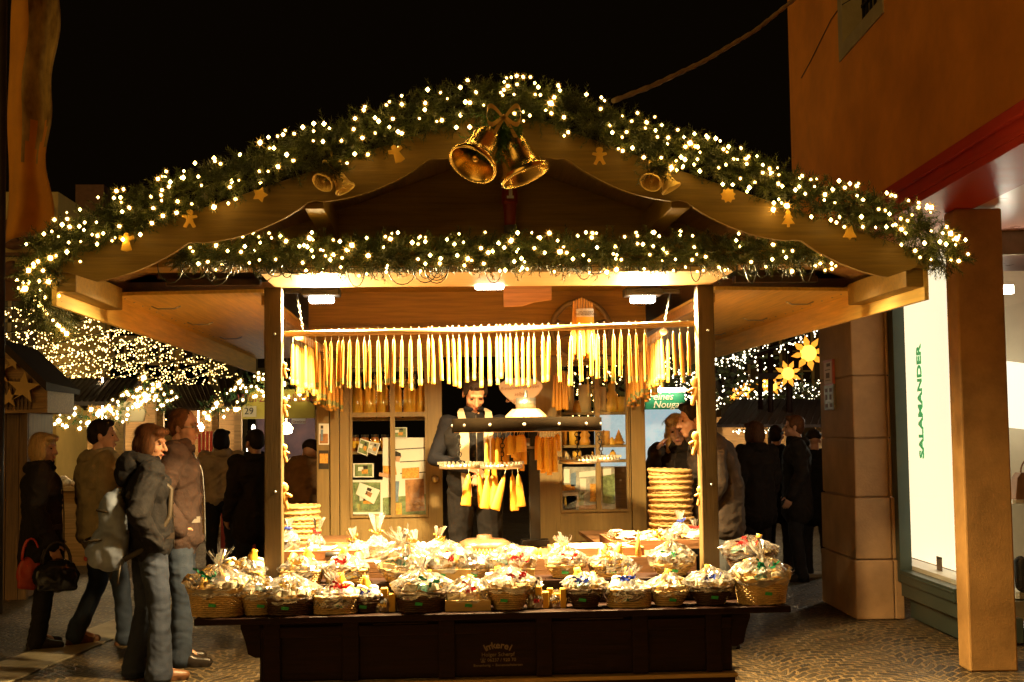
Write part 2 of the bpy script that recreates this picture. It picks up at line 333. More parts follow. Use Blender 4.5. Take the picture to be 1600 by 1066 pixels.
def shoe_bag(name, label, x, y, z, kind, mm):
    o_ = MF@Vector((x, y, z)); b = MB()
    if kind == 'bag':
        b.prism([(-.14, 0), (.14, 0), (.12, .16), (.09, .2), (-.09, .2), (-.12, .16)], .1, M=Matrix.Translation(o_)); b.tube([o_+Vector((.07*math.cos(a), .05, .19+.11*math.sin(a))) for a in [math.pi*k/10 for k in range(11)]], .007, 6)
    elif kind == 'card':
        b.box(-.06, .06, 0, .008, 0, .16, M=Matrix.Translation(o_))
    else:
        b.cap(o_+Vector((-.05, 0, .04)), o_+Vector((.1, 0, .03)), .045, .03); b.cap(o_+Vector((-.06, 0, .05)), o_+Vector((-.06, 0, .22)), .045, .05)
    return setp(b.build(name, mm, o=o_, bev=.004), label, 'shop goods')
shoe_bag('leather_bag', 'brown leather handbag on the upper shelf of the glass case right of the pillar', vx+.22, 1.15, 1.051, 'bag', M_leath)
shoe_bag('ankle_boot', 'dark ankle boot on the floor of the glass case right of the pillar', vx+.15, 1.12, .361, 'boot', M_black)
shoe_bag('black_bag', 'small black handbag on the upper shelf of the glass case beside the brown one', vx+.55, 1.2, 1.051, 'bag', S_blk0)
shoe_bag('yellow_card', 'upright yellow card standing in the glass case behind the pillar', vx+.28, 1.02, .361, 'card', mat('yellow_card', (.6, .42, .05), .6))
# notices on the pier
nb = MB(); a0 = MF@Vector((-.027, 0, 0))
def notice(name, label, px0, py0, px1, py1, mm, lines, frame_m=None):
    s0, z0 = atf(px0, py0); s1, z1 = atf(px1, py1); b = MB(); lo, hi = min(s0, s1), max(s0, s1)
    b.box(-.045, -.0215, lo, hi, z1, z0, M=MF); o = b.build(name, frame_m or mm, o=MF@Vector((-.03, (lo+hi)/2, z1)), bev=.002); setp(o, label, 'notice')
    f = MB(); f.box(-.047, -.0455, lo+.02, hi-.02, z1+.02, z0-.02, M=MF); f.build('sheet', mm, o)
    t = MB()
    for (u0, u1, v0, v1) in lines: t.box(-.049, -.0475, lo+(hi-lo)*(1-u1), lo+(hi-lo)*(1-u0), z1+(z0-z1)*v0, z1+(z0-z1)*v1, M=MF)
    t.build('printed_lines', mat('print_ink', (.12, .05, .03), .7, var=0), o)
notice('paper_notice', 'white printed notice in a red frame on the stone pier', 1294, 564, 1309, 602, mat('notice_paper', (.6, .42, .3), .6, var=.05), [(.4, .8, .74, .86), (.2, .8, .6, .63), (.3, .7, .3, .5), (.2, .8, .2, .22)], mat('red_frame', (.5, .12, .08), .5))
notice('metal_plate', 'grey two column metal plate below the red framed notice', 1295, 602, 1311, 640, mat('grey_plate', (.24, .19, .12), .45, .3), [(.15, .4, .7, .85), (.6, .85, .7, .85), (.15, .35, .4, .6), (.6, .8, .4, .6), (.15, .4, .1, .25), (.6, .85, .1, .25)])
# ---------------------------------------------------------------- the candle stall
XL, XR, XC = -.952, 1.617, .333
HW = 2.26; YN, YB, YP, YW, YE = 6.2, 6.55, 7.17, 9.4, 13.0
ZE, ZR = 2.47, 3.27   # eaves and ridge of the underside
st = thing('market_stall', 'wooden market stall with garlanded gable roof selling beeswax candles', 'market stall', (XC, YP, 0))
def rz_(x, lift=0):   # roof underside height at x, a little bell-cast at the eaves
    t = min(1, abs(x-XC)/HW); return ZR+lift-(ZR-ZE)*(t**.93)
NX = 24
rf = MB()
xs = [XC-HW-.06+(2*HW+.12)*i/NX for i in range(NX+1)]
for (za, zb) in ((0.0, .05),):
    vs = []
    for y in (YN+.0305, YE):
        for x in xs: vs.append((x, y, rz_(x, za)))
        for x in xs: vs.append((x, y, rz_(x, zb)))
    n = NX+1; fs = []
    for i in range(NX): fs += [(i, i+1, 2*n+i+1, 2*n+i), (n+i+1, n+i, 3*n+i, 3*n+i+1), (i+1, i, n+i, n+i+1), (2*n+i, 2*n+i+1, 3*n+i+1, 3*n+i)]
    rf.add(vs, fs)
rf.build('roof', wood('brown_roof_boards', (.33, .2, .09), 'y', var=.25), st)
for sgn in (-1, 1):   # wavy bargeboards
    top = []; bot = []
    K = 60
    for i in range(K+1):
        t = i/K; x = XC+sgn*HW*t
        zz = rz_(x, .04); sc_ = t*3.7+.35
        f_ = sc_ % 1.0
        dep = .165+.042*math.sin(math.pi*min(1, f_/.86))**.8 if f_ < .86 else .165-.015*math.sin(math.pi*(f_-.86)/.14)
        if t > .9: dep *= 1-(t-.9)*5.5
        top.append((x, zz)); bot.append((x, zz-dep))
    b = MB()
    for i in range(K):
        p = [(*top[i],), (*top[i+1],), (*bot[i+1],), (*bot[i],)]
        vs = [(x, YN, z) for x, z in p]+[(x, YN+.03, z) for x, z in p]
        b.add(vs, [(0, 1, 2, 3), (7, 6, 5, 4), (3, 2, 6, 7), (1, 0, 4, 5)])
    b.build('bargeboard', M_barge, st)
# gable wall, set back
gw = MB(); zb = 2.55
gp = [(XC-HW*.97, zb)]+[(x, rz_(x)-.004) for x in xs if abs(x-XC) < HW*.97]+[(XC+HW*.97, zb)]
gw.prism(gp, .04, M=Matrix.Translation((0, YP-.02, 0)))
gw.build('gable_wall', M_gable, st)
for i in range(5):
    z = 2.70+i*.13; hx = HW*max(0, (1-(z-ZE)/(ZR-ZE)))**1.07-.05
    if hx > .2:
        b = MB(); b.box(XC-hx, XC+hx, YP-.028, YP-.0205, z, z+.012); b.build('gable_batten', M_gable, st)
# purlins under the roof
for sx in (-1, 1):
    for fx in (.42, .97):
        x = XC+sx*HW*fx; b = MB(); zt = rz_(x)-.01
        b.box(x-.05, x+.05, YN+.03, YP-.03, zt-.14, zt-.012 if fx < .9 else zt-.012); b.build('purlin', M_barge, st, bev=.006)
# front beam that carries the lower garland
b = MB(); b.box(XL+.01, XR+.03, YB, YP+.01, 2.474, 2.50); b.build('beam_soffit', M_plyx, st, bev=.004)
b = MB(); b.box(XC-2.05, XC+2.0, YB-.03, YB+.03, 2.505, 2.63); b.box(XC-2.05, XL, YB+.035, YB+.3, 2.52, 2.6); b.box(XR+.03, XC+2.0, YB+.035, YB+.3, 2.52, 2.6); b.build('front_beam', M_gable, st, bev=.004)
# side beams with dark track
for sx in (-1, 1):
    xa, xb = (XC-HW+.32, XL-.06) if sx < 0 else (XR+.1, XC+HW-.32)
    b = MB(); b.box(xa, xb, YP-.06, YP+.06, 2.52, 2.66); b.box(xa+.06, xb, YP-.1, YP-.02, 2.475, 2.515); b.build('track_beam', mat('dark_track', (.06, .035, .02), .5), st, bev=.004)
# posts
for x in (XL, XR):
    b = MB(); b.box(x-.05, x+.05, YP, YP+.1, .2, 2.474); b.build('post', wood('olive_post', (.085, .052, .015), 'z', var=.22), st, bev=.006)
    for z in (1.28, 2.2): b = MB(); b.lathe([(0, 0), (.008, 0), (.008, .006), (0, .008)], (0, 0, 0), 8, M=Matrix.Translation((x+.012, YP, z))@Matrix.Rotation(R_(90), 4, 'X')); b.build('screw_head', M_steel, st)
# side flaps (raised shutters) with fascia boards
for sx in (-1, 1):
    xo = XC+sx*HW; xi = (XL-.05) if sx < 0 else (XR+.05)
    zi, zo = 2.44, 2.425
    for (ya, yb) in ((YN+.02, YW), (YW+.006, YE)):
        b = MB(); x0, x1 = sorted((xo-sx*.0, xo-sx*.025))
        b.box(x0, x1, ya, yb, 2.272, 2.52); b.build('fascia', M_ply, st, bev=.003)
    b = MB(); p0 = YP-.04
    for (ya, yb) in ((p0, YW-.002), (YW+.002, YE)):
        b.hexa([(xo-sx*.026, ya, zo), (xi, ya, zi), (xi, yb, zi), (xo-sx*.026, yb, zo), (xo-sx*.026, ya, zo+.02), (xi, ya, zi+.02), (xi, yb, zi+.02), (xo-sx*.026, yb, zo+.02)])
    b.build('side_flap', M_ply, st)
    for k in range(26): y = YP+.1+k*.2+rnd.uniform(-.03, .03); b = MB(); b.lathe([(0, 0), (.006, 0), (.006, -.004), (0, -.004)], (xo-sx*(.1+.02*rnd.random()), y, zo-.0005), 6); b.build('nail_head', M_steel, st)
    for y in (YP+.5, YP+1.6, YP+2.9): b = MB(); b.tube([(xo-sx*.16, y, zo-.004), (xo-sx*.2, y, zo-.02), (xo-sx*.3, y, zo-.02), (xo-sx*.34, y, zo-.004)], .005, 6); b.build('hook', M_steel, st)
    b = MB(); b.box(min(xi, xi+sx*.03), max(xi, xi+sx*.03), YP+.1, YW+.1, 2.38, 2.437); b.build('side_rail', M_plyx, st)
# room ceiling, roof slope inside
b = MB(); b.box(XL+.06, XR-.06, YP+.5, YW, 2.70, 2.72); b.build('ceiling', M_gable, st)
b = MB(); b.box(XL+.05, XR-.05, YP+.02, YP+.06, 2.5, 2.7); b.build('lintel', M_gable, st)
# back wall with two glazed doors and an opening between them
wl, wr = at(495, 800, YW).x, at(1010, 800, YW).x
FZ = .25
M_wall = wood('olive_wall_boards', (.20, .135, .048), 'z', var=.16, rough=.5, bump=.12)
b = MB()
def px_x(px, y=YW): return at(px, 700, y).x
for xa_, xb_, d_ in ((wl, px_x(515), 0), (px_x(516), px_x(530), .02), (px_x(986), wr, .02)): b = MB(); b.box(xa_, xb_, YW-d_, YW+.06+d_, FZ, 2.20); b.build('corner_post' if d_ else 'narrow_board', M_wall, st, bev=.005)
b = MB(); b.box(XL-.02, XR+.02, YW-.025, YW+.06, 2.2, 2.72); b.build('header_wall', M_gable, st)
b = MB(); b.box(XL, XR, YW-.06, YW-.03, 2.40, 2.43); b.build('header_batten', M_gable, st)
def door(xa, xb, gx0, gx1, gz0, gz1, knob):
    d = MB(); y0, y1 = YW, YW+.045
    d.box(xa, gx0, y0, y1, FZ+.02, 2.195); d.box(gx1, xb, y0, y1, FZ+.02, 2.195); d.box(gx0, gx1, y0, y1, FZ+.02, gz0); d.box(gx0, gx1, y0, y1, gz1, 2.195)
    n = 5
    for k in range(1, n): x = xa+(xb-xa)*k/n; d.box(x-.003, x+.003, y0-.004, y0, FZ+.05, gz0-.08)
    dr = d.build('door', M_wall, st, bev=.003)
    t = .018; f = MB(); f.box(gx0, gx1, y0-.014, y0+.02, gz0, gz0+t); f.box(gx0, gx0+t, y0-.014, y0+.02, gz0+t, gz1); f.box(gx1-t, gx1, y0-.014, y0+.02, gz0+t, gz1)
    cx = (gx0+gx1)/2+.03; f.box(cx-.018, cx+.018, y0-.01, y0+.03, gz0+t, gz1)
    if knob: f.box(gx0+t, gx1-t, y0-.012, y0+.03, at(600, 648, YW).z-.018, at(600, 648, YW).z+.018)
    f.build('glazing_bars', M_wall, dr)
    p = MB(); p.add([(gx0, y0+.026, gz0), (gx1, y0+.026, gz0), (gx1, y0+.026, gz1), (gx0, y0+.026, gz1)], [(0, 1, 2, 3)]); p.build('pane', M_glass, dr)
    if knob:
        k = MB(); k.lathe([(0, 0), (.03, 0), (.03, .01), (.012, .02), (.026, .035), (.02, .05), (0, .053)], (0, 0, 0), 14, M=Matrix.Translation(at(680, 749, YW))@Matrix.Rotation(R_(90), 4, 'X')); k.build('knob', mat('brass_knob', (.6, .5, .3), .3, .9), dr)
    return dr
def z_(py, y=YW): return at(750, py, y).z
door(px_x(531), px_x(691), px_x(547), px_x(668), z_(806), 2.12, True)
door(px_x(838), px_x(985), px_x(874), px_x(982), z_(803), 2.12, False)
# floor and counter
M_tray = wood('brown_tray_wood', (.22, .11, .05), 'x', var=.25)
b = MB(); b.box(XL-.05, XR+.05, YP-.3, YE, .12, FZ); b.build('floor', M_gable, st)
ZC, ZI = .62, .85
b = MB(); b.box(at(303, 962, 6.72).x, at(1236, 942, 6.72).x, 6.72, 7.32, ZC-.035, ZC); ctr = b.build('display_shelf', M_dark, st, bev=.005)
b = MB(); b.box(XL-.02, XR+.02, 6.80, 6.84, .26, ZC-.035); 
for px in (425, 548, 698, 850, 1000, 1115):
    x = at(px, 1000, 6.79).x; b.box(x-.045, x+.045, 6.775, 6.80, .26, ZC-.036)
b.box(XL-.02, XR+.02, 6.783, 6.7995, .5, .56)
b.build('front_panel', M_dark, st, bev=.006)
b = MB(); b.box(XL-.03, XR+.04, 6.755, 6.9, .232, .255); b.build('sill_strip', wood('ochre_strip', (.28, .17, .05), 'x'), st, bev=.004)
b = MB(); b.box(XL-.02, XR+.03, 6.78, 6.9, .02, .231); b.build('skirt', M_dark, st)
b = MB(); b.box(XL-.03, XL, 6.84, YE, .1, ZC); b.box(XR, XR+.03, 6.84, YE, .1, ZC); b.build('side_panel', M_dark, st)
for sx, x in ((-1, XL-.02), (1, XR+.02)):
    pf = [(0, 0), (sx*.11, 0), (sx*.11, -.03), (sx*.085, -.1), (sx*.07, -.17), (sx*.03, -.19), (0, -.19)]
    if sx < 0: pf = pf[::-1]
    b = MB(); b.prism(pf, .08, M=Matrix.Translation((x, 6.8, ZC-.037))); b.build('bracket', M_dark, st, bev=.004)
b = MB(); b.box(XL+.06, XR-.06, 7.32, 7.36, .6, ZI-.002); b.build('counter_riser', M_tray, st)
b = MB(); b.box(XL+.06, XR-.06, 7.325, 8.05, ZI-.03, ZI); b.build('counter_top', M_tray, st, bev=.004)
# three lit lamps with brackets
def lamp(px, py, Y, wpx, power, lab, aim, chain, spr):
    c = at(px, py, Y); wd = wpx/1900*Y
    t = thing('flood_lamp', lab, 'lamp', c)
    h = MB(); h.box(c.x-wd/2-.04, c.x+wd/2+.04, c.y-.05, c.y+.1, c.z+.022, c.z+.07); h.build('housing', M_black, t, bev=.006)
    l = MB(); l.box(c.x-wd/2, c.x+wd/2, c.y-.025, c.y+.06, c.z-.02, c.z+.0215); l.build('lit_tube', E_tube, t, bev=.012)
    if chain:
        k = MB(); k.box(c.x+chain*(wd/2+.02) if chain > 0 else c.x-wd/2-.16, c.x+wd/2+.16 if chain > 0 else c.x-wd/2-.02, c.y, c.y+.04, c.z+.04, c.z+.065); k.build('bracket_arm', M_black, t)
    L = bpy.data.lights.new('lamp_light', 'AREA'); L.shape = 'RECTANGLE'; L.size = wd; L.size_y = .12; L.energy = power; L.color = (1, .69, .29); L.spread = R_(spr)
    lo = bpy.data.objects.new('lamp_light', L); COL.objects.link(lo); lo.parent = t; lo.location = (0, .01, -.03); lo.rotation_euler = Vector(aim).to_track_quat('-Z', 'Y').to_euler()
lamp(502, 468, 7.5, 38, 520, 'white flood lamp on a black arm by the left post', (0.12, -.5, -1), -1, 166)
lamp(765, 446, 7.14, 46, 520, 'long white flood lamp under the middle of the front beam', (0, -.1, -1), 0, 168)
lamp(1005, 468, 7.5, 38, 520, 'white flood lamp on a black arm by the right post', (-.12, -.5, -1), 1, 166)
# ---------------------------------------------------------------- garlands with fairy lights
M_fir = mat('fir_needles', (.055, .07, .014), .55, var=.45, scale=9)
M_firb = mat('bright_fir_needles', (.11, .12, .022), .5, var=.4, scale=9)
M_wire = mat('dark_green_cable', (.012, .02, .008), .4, var=0)
M_glow = mat('amber_bulb_glow', (.6, .35, .06), .4, var=0, emit=(1, .50, .07), es=.55)  # emissive petals imitate the glow around each bulb
def resample(pts, n):
    pts = [Vector(p) for p in pts]; ds = [0]
    for a, b in zip(pts, pts[1:]): ds.append(ds[-1]+(b-a).length)
    out = []; k = 0
    for i in range(n):
        t = ds[-1]*i/(n-1)
        while k < len(ds)-2 and ds[k+1] < t: k += 1
        out.append(pts[k].lerp(pts[k+1], (t-ds[k])/max(1e-9, ds[k+1]-ds[k])))
    return out, ds[-1]
def sprig(mb, p, d, ln, m=0, nn=22, wd=.0022):
    x, y, z = frame(d); a0 = rnd.uniform(0, 6)
    mb.add([p-x*.002, p+x*.002, p+z*ln], [(0, 1, 2)], m)
    for i in range(nn):
        t = (i+.5)/nn; a = a0+i*2.4; q = p+z*(ln*t)
        o = (x*math.cos(a)+y*math.sin(a))*.8+z*.62; o.normalize(); l = .042*(1-.45*t)*rnd.uniform(.75, 1.2)
        sd = o.cross(z); sd = sd.normalized()*wd
        mb.add([q-sd, q+sd, q+o*l], [(0, 1, 2)], m)
def garland(name, label, pts, rad, dens, nb, bulb_m, front=Vector((0, -1, 0)), parts=100, br=(.006, .0115), need=20, fir=None, loops=0, wd=.003, sl=(.05, .10)):
    line, ln = resample(pts, 60)
    t = setp(bpy.data.objects.new(name, None), label, 'garland', 'fairy light garlands'); COL.objects.link(t); t.location = line[30]
    g = MB()
    for i in range(int(ln*dens)):
        k = rnd.uniform(0, 58.99); j = int(k); p = line[j].lerp(line[j+1], k-j); ax = (line[j+1]-line[j]).normalized()
        x, y, z = frame(ax); a = rnd.uniform(0, 6.283); o = x*math.cos(a)+y*math.sin(a); rr = rad*rnd.uniform(.05, .66)
        d = o*rnd.uniform(.25, 1)+ax*rnd.uniform(-1.3, 1.3); sprig(g, p+o*rr, d, rnd.uniform(*sl), 0 if rnd.random() < .75 else 1, need, wd)
    core = MB(); 
    g.build('fir_greenery', fir or [M_fir, M_firb], t)
    pos = []
    tries = 0
    while len(pos) < nb and tries < nb*40:
        tries += 1
        k = rnd.uniform(0, 58.99); j = int(k); p = line[j].lerp(line[j+1], k-j); ax = (line[j+1]-line[j]).normalized()
        side = ax.cross(front).normalized(); v = rnd.uniform(-1.02, 1.02); f = math.sqrt(max(0, 1-v*v))*.95
        q = p+side*(v*rad*1.02)+front*(f*rad*.95+rnd.uniform(-.03, .02))+ax*0
        if all((q-o).length > .022 for o in pos): pos.append(q)
    b0 = MB(); ico((0, 0, 0), 1, b0); bm = None; mts = [bulb_m, M_glow]
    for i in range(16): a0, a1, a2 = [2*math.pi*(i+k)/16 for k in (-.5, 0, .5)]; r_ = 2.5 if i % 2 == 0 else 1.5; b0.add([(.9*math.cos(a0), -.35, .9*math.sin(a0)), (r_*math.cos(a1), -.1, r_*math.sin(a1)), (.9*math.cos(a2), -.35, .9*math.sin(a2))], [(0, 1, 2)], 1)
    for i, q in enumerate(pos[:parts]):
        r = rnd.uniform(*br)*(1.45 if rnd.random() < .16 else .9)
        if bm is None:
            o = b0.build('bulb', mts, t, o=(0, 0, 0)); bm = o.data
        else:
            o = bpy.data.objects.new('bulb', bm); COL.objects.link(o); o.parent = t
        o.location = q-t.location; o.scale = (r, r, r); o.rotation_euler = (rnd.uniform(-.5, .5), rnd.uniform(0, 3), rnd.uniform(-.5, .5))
    if len(pos) > parts:
        rest = MB()
        for q in pos[parts:]: ico(q, rnd.uniform(*br), rest)
        rest.build('bulbs', bulb_m, t, kind='stuff')
    if loops:
        for i in range(loops):
            k = rnd.uniform(0, 58); j = int(k); p = line[j]; ax = (line[j+1]-line[j]).normalized(); s = rnd.uniform(.03, .08); dp = rnd.uniform(.03, .1)
            wq = MB(); wq.tube([p+ax*(s*math.cos(a))+Vector((0, -rad*.8, -rad*.75-dp*max(0, math.sin(a)))) for a in [math.pi*q/8 for q in range(9)]], .0028, 5); wq.build('cable_loop', M_wire, t)
    return t
YG = YN-.075
Lp = [(772, 150), (690, 166), (600, 193), (500, 224), (400, 258), (300, 293), (210, 325), (130, 355), (78, 388)]
Lpts = [at(x, y+5, YG) for x, y in Lp]+[at(55, 425, YG+.03), at(62, 470, YG+.25), at(98, 505, YG+.9)]
garland('fairy_light_garland', 'fir garland with warm fairy lights on the left slope of the stall gable', Lpts, .124, 620, 185, E_bulb)
Rpts = [at(x, y+5, YG) for x, y in [(780, 148), (860, 160), (960, 196), (1060, 228), (1160, 263), (1260, 300), (1340, 322), (1420, 345), (1465, 375), (1483, 412)]]
garland('fairy_light_garland', 'fir garland with warm fairy lights on the right slope of the stall gable', Rpts, .122, 620, 175, E_bulb)
Bp = [at(x, y, YB-.12) for x, y in [(272, 392), (400, 396), (550, 398), (700, 397), (850, 396), (1000, 396), (1150, 394), (1302, 392)]]
garland('fairy_light_garland', 'long straight fir garland with fairy lights along the front beam above the lamps', Bp, .112, 600, 200, E_bulb, loops=34)
# ---------------------------------------------------------------- bells, biscuits and other hangings on the gable
M_gold = mat('polished_gold', (1, .68, .20), .24, 1, var=.05, bump=.05, bscale=25)
M_goldr = mat('rough_gold', (.88, .60, .17), .3, 1, var=.2, bump=.8, bscale=160)
def bell(mb, top, axis, r, h, mi=0, n=36):
    x, y, z = frame(axis); M = Matrix(((x.x, y.x, z.x, top[0]), (x.y, y.y, z.y, top[1]), (x.z, y.z, z.z, top[2]), (0, 0, 0, 1)))
    pr = [(0, 0), (.34, .01), (.50, .05), (.58, .13), (.62, .3), (.66, .48), (.72, .64), (.80, .76), (.92, .85), (1, .88), (1.02, .96), (1.0, 1.0), (.93, .995), (.88, .93), (.76, .78), (.68, .62), (.61, .4), (.55, .16), (.4, .06), (0, .05)]
    mb.lathe([(a*r, b*h) for a, b in pr], (0, 0, 0), n, mi, M=M, close=False)
    mb.ell(M@Vector((0, 0, h*.8)), r*.14, mi)
def bow(mb, c, s, mi=0):
    c = Vector(c)
    for sx in (-1, 1):
        pts = [c+Vector((sx*s*(.1+.9*math.sin(a)), -.01, s*.55*math.sin(2*a)+s*.12*math.sin(a))) for a in [math.pi*k/14 for k in range(15)]]
        for p, q in zip(pts, pts[1:]): mb.add([p+Vector((0, -s*.1, -s*.17)), q+Vector((0, -s*.1, -s*.17)), q+Vector((0, s*.1, s*.17)), p+Vector((0, s*.1, s*.17))], [(0, 1, 2, 3)], mi, True)
        for k in range(5):
            p = c+Vector((sx*s*.14*k, -.012, -s*.25*k)); q = c+Vector((sx*s*.14*(k+1), -.012-.004*(k % 2), -s*.25*(k+1)))
            mb.add([p+Vector((-s*.13, 0, 0)), p+Vector((s*.13, 0, 0)), q+Vector((s*.13, 0, 0)), q+Vector((-s*.13, 0, 0))], [(0, 1, 2, 3)], mi, True)
    mb.ell(c, (s*.16, s*.12, s*.16), mi)
yb = YN-.2
bt = thing('bell_ornament', 'pair of large gold bells with green sprigs and a gold bow at the gable peak', 'bells', at(785, 185, yb))
b = MB(); bell(b, at(766, 208, yb), Vector((-.42, -.42, -.80)), .125, .23); b.build('bell', M_gold, bt)
b = MB(); bell(b, at(794, 212, yb+.05), Vector((.36, -.10, -.90)), .13, .235); b.build('bell', M_gold, bt)
b = MB()
for k in range(150):
    p = at(rnd.gauss(778, 13), rnd.gauss(208, 14), yb+rnd.uniform(-.05, .05)); sprig(b, p, Vector((rnd.uniform(-.7, .7), rnd.uniform(-.6, .1), rnd.uniform(-1, .1))), rnd.uniform(.05, .1), 0, 18, .004)
b.build('fir_sprigs', mat('vivid_green_needles', (.08, .20, .03), .5, var=.35), bt)  # greener and brighter than the garland needles
b = MB(); bow(b, at(787, 183, yb-.07), .085); b.build('bow', mat('gold_satin', (.75, .46, .10), .4, .3, var=.1), bt)
for px, lab in ((519, 'pair of small glittery gold bells hanging under the left gable garland'), (1028, 'pair of small glittery gold bells hanging under the right gable garland')):
    q = thing('bell_ornament', lab, 'bells', at(px, 262, YN-.08), 'small bell pairs'); yy = YN-.08
    b = MB(); bell(b, at(px-4, 270, yy), Vector((-.4, -.55, -.75)), .056, .085, n=20); b.build('bell', M_goldr, q)
    b = MB(); bell(b, at(px+8, 273, yy), Vector((.45, -.1, -.85)), .054, .09, n=20); b.build('bell', M_goldr, q)
    b = MB(); bow(b, at(px, 262, yy-.03), .05); b.tube([at(px-1, 236, yy), at(px, 262, yy)], .006, 6); b.build('bow', M_goldr, q)
    b = MB()
    for k in range(60): sprig(b, at(px+rnd.gauss(0, 12), 264+rnd.gauss(0, 5), yy-.03), Vector((rnd.uniform(-1, 1), -.4, rnd.uniform(-.8, .5))), .045, 0, 10, .003)
    b.build('fir_sprigs', M_firb, q)
M_bisc = mat('yellow_dough', (.85, .48, .05), .55, var=.15, bump=.2)
def star(n, r, ri, rot=90): return [((r if i % 2 == 0 else ri)*math.cos(R_(rot+180*i/n)), (r if i % 2 == 0 else ri)*math.sin(R_(rot+180*i/n))) for i in range(2*n)]
gman = [(0, .042), (.013, .038), (.016, .026), (.011, .016), (.03, .018), (.034, .007), (.014, .001), (.016, -.012), (.028, -.034), (.014, -.04), (.003, -.02)]
gman = gman+[(-x, z) for x, z in gman[::-1] if x > .001]
angel = [(0, .042), (.011, .036), (.012, .024), (.03, .03), (.034, .012), (.014, .004), (.024, -.036), (0, -.042)]
angel = angel+[(-x, z) for x, z in angel[::-1] if x > .001]
tree = [(0, .045), (.014, .022), (.008, .022), (.022, 0), (.012, 0), (.03, -.026), (.006, -.026), (.006, -.04)]
tree = tree+[(-x, z) for x, z in tree[::-1] if x > .001]
bellp = [(0, .042), (.012, .032), (.018, 0), (.032, -.026), (.008, -.028), (0, -.038)]; bellp = bellp+[(-x, z) for x, z in bellp[::-1] if x > .001]
for px, py, pf, rot, lab in ((197, 370, angel, 0, 'yellow angel shaped biscuit ornament, lowest on the left gable board'), (296, 334, gman, 0, 'yellow gingerbread man ornament, second from the left on the gable board'),
    (406, 296, star(5, .036, .02), 20, 'yellow flower star ornament, third from the left on the gable board'), (620, 232, angel, -25, 'tilted yellow angel ornament left of the big bells'),
    (937, 236, gman, 0, 'yellow gingerbread man ornament right of the big bells'), (1138, 297, star(9, .036, .026), 0, 'yellow sun shaped ornament on the right gable board'),
    (1232, 333, tree, 0, 'yellow fir tree biscuit ornament on the right gable board'), (1328, 354, bellp, 0, 'yellow bell shaped biscuit, lowest on the right gable board')):
    c = at(px, py+8, YN-.10); b = MB(); b.prism([(x*1.15, z*1.15) for x, z in pf], .010, M=Matrix.Translation(c)@Matrix.Rotation(R_(rot), 4, 'Y'))
    o = b.build('biscuit_ornament', M_bisc, o=c, bev=.003); setp(o, lab, 'ornament', 'biscuit ornaments on the gable')
    w_ = MB(); w_.tube([c+Vector((0, .004, .035)), c+Vector((.003, .006, .08))], .0012, 4); w_.build('hanging_thread', M_wire, o)
pg = thing('power_plug', 'red and white power plug hanging in front of the dark gable wall', 'plug', at(797, 295, YP-.1))
c = at(797, 358, YP-.1); b = MB(); b.lathe([(0, .245), (.044, .245), (.048, .2), (.048, .15), (.042, .145), (.036, .08), (.034, .02), (0, .02)], c, 20); b.box(c.x-.03, c.x+.03, c.y-.06, c.y-.04, c.z+.16, c.z+.25)
b.build('plug_body', mat('red_plastic', (.30, .03, .012), .4, var=.08), pg, bev=.003)
b = MB(); b.box(c.x-.02, c.x+.02, c.y-.066, c.y-.061, c.z+.17, c.z+.185); b.box(c.x-.008, c.x+.012, c.y-.066, c.y-.061, c.z+.185, c.z+.23); b.build('latch', M_white, pg)
b = MB(); b.lathe([(0, .02), (.036, .02), (.034, -.02), (.02, -.025), (0, -.025)], c, 18); b.tube([c+Vector((0, 0, -.02)), c+Vector((.01, .0, -.08)), c+Vector((.0, .08, -.1))], .012, 8); b.build('cable_end', mat('grey_rubber', (.12, .11, .09), .6), pg)
# the rope up to the roofs
rp = [at(958, 158, 6.25), at(1020, 134, 6.5), at(1100, 96, 6.9), at(1180, 48, 7.3), at(1245, -4, 7.7), at(1400, -160, 8.6)]
b = MB(); ln_, _l = resample(rp, 90); b.tube(ln_, [.0135+.0025*math.sin(i*2.1) for i in range(90)], 8)
setp(b.build('rope', mat('hemp_rope', (.30, .23, .12), .85, var=.3, bump=.6, bscale=200), o=rp[0]), 'thick hemp rope rising from the right gable slope into the dark sky', 'rope')
# ---------------------------------------------------------------- left side: banner, houses, light strings, other stalls
M_flag = mat('orange_cloth', (.90, .38, .03), .8, var=.15, scale=2, sheen=.3)
M_flagg = mat('gold_brocade', (.40, .20, .03), .6, var=.5, scale=6, stretch=(1, 1, .4), col2=(.85, .58, .16))
fb = MB(); nu, nv = 16, 44; vs = []; YF = 12.0
for j in range(nv+1):
    v = j/nv; py = -120+v*500
    xr = 88+9*math.sin(v*7)-16*max(0, v-.6)+7*math.sin(v*23)*.5; xl = 18-10*v+2*math.sin(v*9)
    for i in range(nu+1):
        u = i/nu; p = at(xl+(xr-xl)*u, py+(-26 if v > .9 else 0)*u*(v-.9)*10, YF); p.y += .05*math.sin(u*9+v*3+.8*math.sin(v*6))+.02*math.sin(v*17+u*5); vs.append(p)
fs = [(j*(nu+1)+i, j*(nu+1)+i+1, (j+1)*(nu+1)+i+1, (j+1)*(nu+1)+i) for j in range(nv) for i in range(nu)]
fb.add(vs, fs, 0, True)
for idx in range(len(fs)):
    j, i = divmod(idx, nu)
    if i > nu*.34 and j < nv*.66+3*math.sin(i*1.3): fb.m[idx] = 1
fo = fb.build('cloth_banner', [M_flag, M_flagg], o=at(50, 100, YF)); sm_ = fo.modifiers.new('thick', 'SOLIDIFY'); sm_.thickness = .012
setp(fo, 'long orange and gold cloth banner hanging at the left edge', 'banner')
